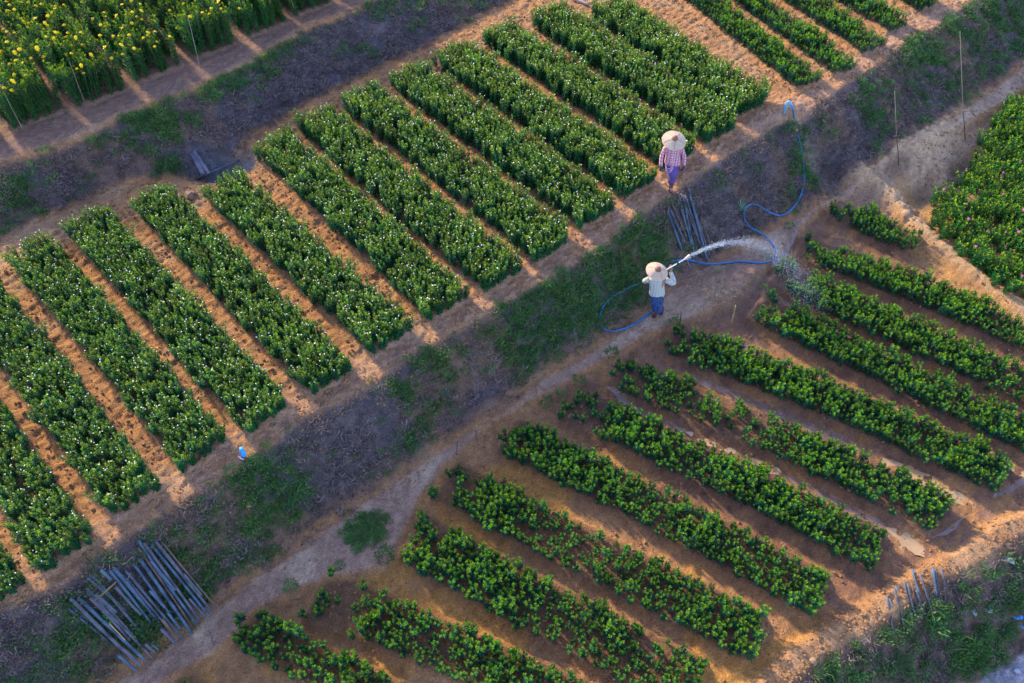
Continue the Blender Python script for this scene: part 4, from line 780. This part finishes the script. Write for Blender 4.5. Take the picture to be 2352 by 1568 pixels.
mb = MB().loft(LF([(.02, .01, 1.262, .055, .055), (.02, .02, 1.245, .095, .07), (.02, .03, 1.215, .165, .085), (.02, .03, 1.15, .178, .105), (.02, .03, 1.02, .165, .108), (.02, .04, .90, .172, .118), (.02, .04, .80, .188, .130), (.035, .04, .735, .192, .135)]), 28, .035)
sleeve(mb, [J[k][0] for k in ('shoulderL', 'elbowL', 'wristL')], [.058, .048, .044, .040]); sleeve(mb, [J[k][0] for k in ('shoulderR', 'elbowR', 'wristR')], [.058, .049, .046, .043]); mb.build('shirt', m_pk, rt)
mo = MB(); y0 = -.085
MB().tube([lean((.015, -.065, 1.22)), lean((.012, -.085, 1.12)), lean((.0, -.085, .98)), lean((-.01, -.098, .84)), lean((-.02, -.10, .74))], [(.011, .005)]*5, 6).build('shirt_placket', M('pale_placket', (.70, .62, .60), .9), rt)
m_pur = M('purple_cloth', (.085, .055, .22), .85, .3, 6, .5, 14, extra=(.15, .09, .34))
MB().loft(LF([(.02, .05, .90, .145, .10), (.02, .05, .78, .172, .128), (.02, .04, .66, .165, .145), (.02, .02, .52, .135, .155), (.01, .01, .38, .105, .14), (0, -.0, .26, .082, .105), (0, -.01, .20, .062, .075)]), 28, .05, bot=True).build('sarong', m_pur, rt)
m_fold = M('pale_fold', (.50, .30, .46), .9)
for k, (z0, z1_, r) in enumerate(((.80, .70, .012), (.74, .645, .010), (.70, .60, .009))):
    MB().tube(smooth_path([lean((-.14+LX*0, .0, z0+.03)), lean((-.135, -.075, z1_)), lean((-.06, -.125, z1_+.01)), lean((.01, -.13, z0+.03))], 5), r, 6).build('sarong_fold', m_fold, rt)
boots(rt, [(J['ankleL'][0], J['toeL'][0]), (J['ankleR'][0], J['toeR'][0])], M('dark_boot', (.07, .04, .045), .6, .2))
m_gl = M('dark_glove', (.03, .035, .05), .8)
for s_ in 'LR':
    w_ = Vector(J['wrist'+s_][0]); pm = Vector(J['palm'+s_][0]); fi = [Vector(J['f%d2%s' % (i, s_)][0]) for i in range(4)]
    mb = MB(); mb.tube([w_-(pm-w_)*.3, w_, pm, pm+(pm-w_)*.8], [.034, .031, (.036, .022), (.036, .02)], 10)
    for i in range(4): mb.tube([J['f%d%d%s' % (i, k, s_)][0] for k in range(4)], .0125, 6)
    mb.tube([J['t%d%s' % (k, s_)][0] for k in range(3)], .0135, 6); mb.build('glove', m_gl, rt)
add_hat(rt, Vector(J['head'][0])+Vector((0, -.01, .065)), (R(17), R(-4)), .4, .262)
tag(rt, 'worker in pink checked shirt, purple sarong and wide straw hat walking at the bed ends', 'person')
# worker with the hose, seen from behind
rt = empty('person', P2, 0); LX = -.17
J = Jp(pelvis=((.0, .0, .80), (.125, .10)), spine=((.0, .0, .97), (.11, .085)), chest=((.0, .02, 1.12), (.13, .09)), neck=((.0, .04, 1.24), .048), head=((-.01, .07, 1.35), (.083, .09)), headtop=((-.01, .07, 1.42), .06),
       hipL=((-.08, .0, .74), .085), kneeL=((-.07, .04, .42), .058), ankleL=((-.05, -.02, .09), .036), toeL=((-.07, .12, .035), .028), hipR=((.08, .0, .74), .085), kneeR=((.08, .04, .42), .058), ankleR=((.11, .07, .09), .036), toeR=((.13, .21, .035), .028))
hr = Vector(hand_r-P2); wr = hr+Vector((.02, -.05, -.085)); wl = Vector(lance_tail-P2)+Vector(ldir)*.08+Vector((0, -.02, -.07))
shR = Vector((.0, .02, 1.19)); J['shoulderR'] = (Vector((.02, .02, 1.185)), .055); J['elbowR'] = (Vector((.225, .02, 1.075)), .038); J['wristR'] = (wr, .026)
J['shoulderL'] = (Vector((-.30, .03, 1.18)), .055); J['elbowL'] = (Vector((-.36, .17, .98)), .038); J['wristL'] = (wl, .026)
hand(J, E2 := [e for e in E if not any(ch in e[1] for ch in ('palm', 'f0', 'f1', 'f2', 'f3', 't0', 't1', 't2', 'nose', 'chin', 'ear'))], 'R', wr, hr-wr, Vector(ldir), (0, 1, .2)); hand(J, E2, 'L', wl, (.1, .15, .9), Vector(ldir), (0, -1, .3)); face(J, E2, J['head'][0], (.2, .98, 0))
skin_body('body', J, E2, m_skin, rt, 'pelvis'); face_parts(rt, J['head'][0], (.2, .98, 0))
m_cr = plaid('cream_plaid', (.50, .48, .38), (.24, .32, .36), (.26, .33, .36), 17)
mb = MB().loft(LF([(.0, .035, 1.262, .055, .055), (.0, .03, 1.245, .095, .07), (.0, .025, 1.215, .16, .085), (.0, .02, 1.15, .172, .10), (.0, .01, 1.02, .158, .105), (.0, .0, .90, .165, .112), (.0, .0, .80, .172, .122), (.0, .0, .75, .165, .12)]), 28, .03)
sleeve(mb, [J[k][0] for k in ('shoulderR', 'elbowR', 'wristR')], [.068, .060, .052, .040]); sleeve(mb, [J[k][0] for k in ('shoulderL', 'elbowL', 'wristL')], [.068, .056, .05, .044]); mb.build('shirt', m_cr, rt)
m_nv = M('navy_pattern', (.012, .03, .12), .85, .5, 22, .5, 14, extra=(.04, .10, .26))
MB().loft(LF([(.0, .0, .88, .14, .10), (.0, .0, .78, .158, .125), (.0, .01, .62, .150, .135), (.0, .01, .45, .135, .125), (.01, .02, .30, .120, .115), (.01, .02, .20, .105, .10)]), 28, .06).build('trousers', m_nv, rt)
boots(rt, [(J['ankleL'][0], J['toeL'][0]), (J['ankleR'][0], J['toeR'][0])], M('maroon_boot', (.10, .035, .04), .6, .2))
add_hat(rt, Vector(J['head'][0])+Vector((.0, -.012, .062)), (R(14), R(-3)), 1.0, .232)
MB().tube([wr+Vector((-.01, .0, -.03)), wr+Vector((0, .0, -.018))], .031, 10).build('wrist_band', m_black, rt)
tag(rt, 'worker seen from behind in cream checked shirt and navy trousers, raising a watering lance', 'person')

# ------------------------------------------------------------------ litter
q = gp(560, 1048); root = empty('plastic_bottle', q+np.array([0, 0, .055])); m_cy = M('cyan_plastic', (.01, .33, .85), .35, .15, 5); m_lc = M('pale_cyan_cap', (.35, .75, .90), .4)
A = Vector(pt(553, 1028, q[2]+.19)-q)-Vector((0, 0, .055)); Bq = Vector((.03, -.03, -.0)); dd = (A-Bq)
MB().tube([Bq, Bq+dd*.04, Bq+dd*.35, Bq+dd*.45, Bq+dd*.55, Bq+dd*.8, Bq+dd*.88], [.028, .042, .043, .039, .043, .042, .028], 16).build('bottle_body', m_cy, root); MB().tube([Bq+dd*.86, Bq+dd*.9, Bq+dd*1.05], [.03, .034, .03], 14).build('cap', m_lc, root)
tag(root, 'bright blue plastic bottle with a pale cap lying at the corner of a bed', 'bottle')
q = gp(553, 1052); o = MB(); o.tube([(-.05, .03, 0), (0, 0, .008), (.06, -.04, 0)], [(.02, .006), (.022, .005), (.02, .006)], 6); o = o.build('torn_packet', M('pink_packet', (.75, .35, .50), .5, .1, extra=(.85, .75, .8))); o.location = q+np.array([0, 0, .01]); tag(o, 'torn pink and white packet beside the blue bottle', 'packet')
def crumple(px, py, s, mat, lb, name='rag', cat='rag'):
    me = rock_mesh(name, int(px+py), mat, 3, .35); 
    for v_ in me.vertices: v_.co *= 1+.45*(N1(v_.co.x*3+px, v_.co.y*3+v_.co.z*4, 1.0)-.5)
    o = obj(name, me); o.location = gp(px, py, s*.2); o.scale = (s, s*.7, s); o.rotation_euler = (0, 0, px); tag(o, lb, cat); return o
m_rag = M('white_rag', (.36, .38, .42), .8); m_blu = M('blue_scrap', (.05, .25, .7), .5)
crumple(2318, 1288, .09, m_rag, 'crumpled white rag on the dark lower right bank'); crumple(*zr(1230, 745), .06, m_rag, 'small pale scrap left of the rag, below the dark bank', 'scrap', 'litter'); crumple(*zr(1395, 720), .08, m_rag, 'torn pale bag between the twig and the blue scraps', 'scrap', 'litter')
crumple(*zr(1725, 805), .06, m_blu, 'left one of two bright blue plastic scraps at the right edge', 'scrap', 'litter'); crumple(*zr(1780, 808), .055, m_blu, 'right one of two bright blue plastic scraps at the right edge', 'scrap', 'litter')
crumple(*zr(1790, 918), .04, m_blu, 'tiny blue scrap under the pair of blue scraps', 'scrap', 'litter'); crumple(*zr(1580, 965), .035, m_blu, 'tiny blue scrap in the grass left of the road corner', 'scrap', 'litter'); crumple(*zr(1740, 1435), .07, m_rag, 'pale lump at the border of the cracked road', 'scrap', 'litter')
crumple(*zr(1220, 1110), .035, m_blu, 'tiny blue scrap beside the curved tan branch', 'scrap', 'litter')
print('OBJECTS', len(COL.objects))
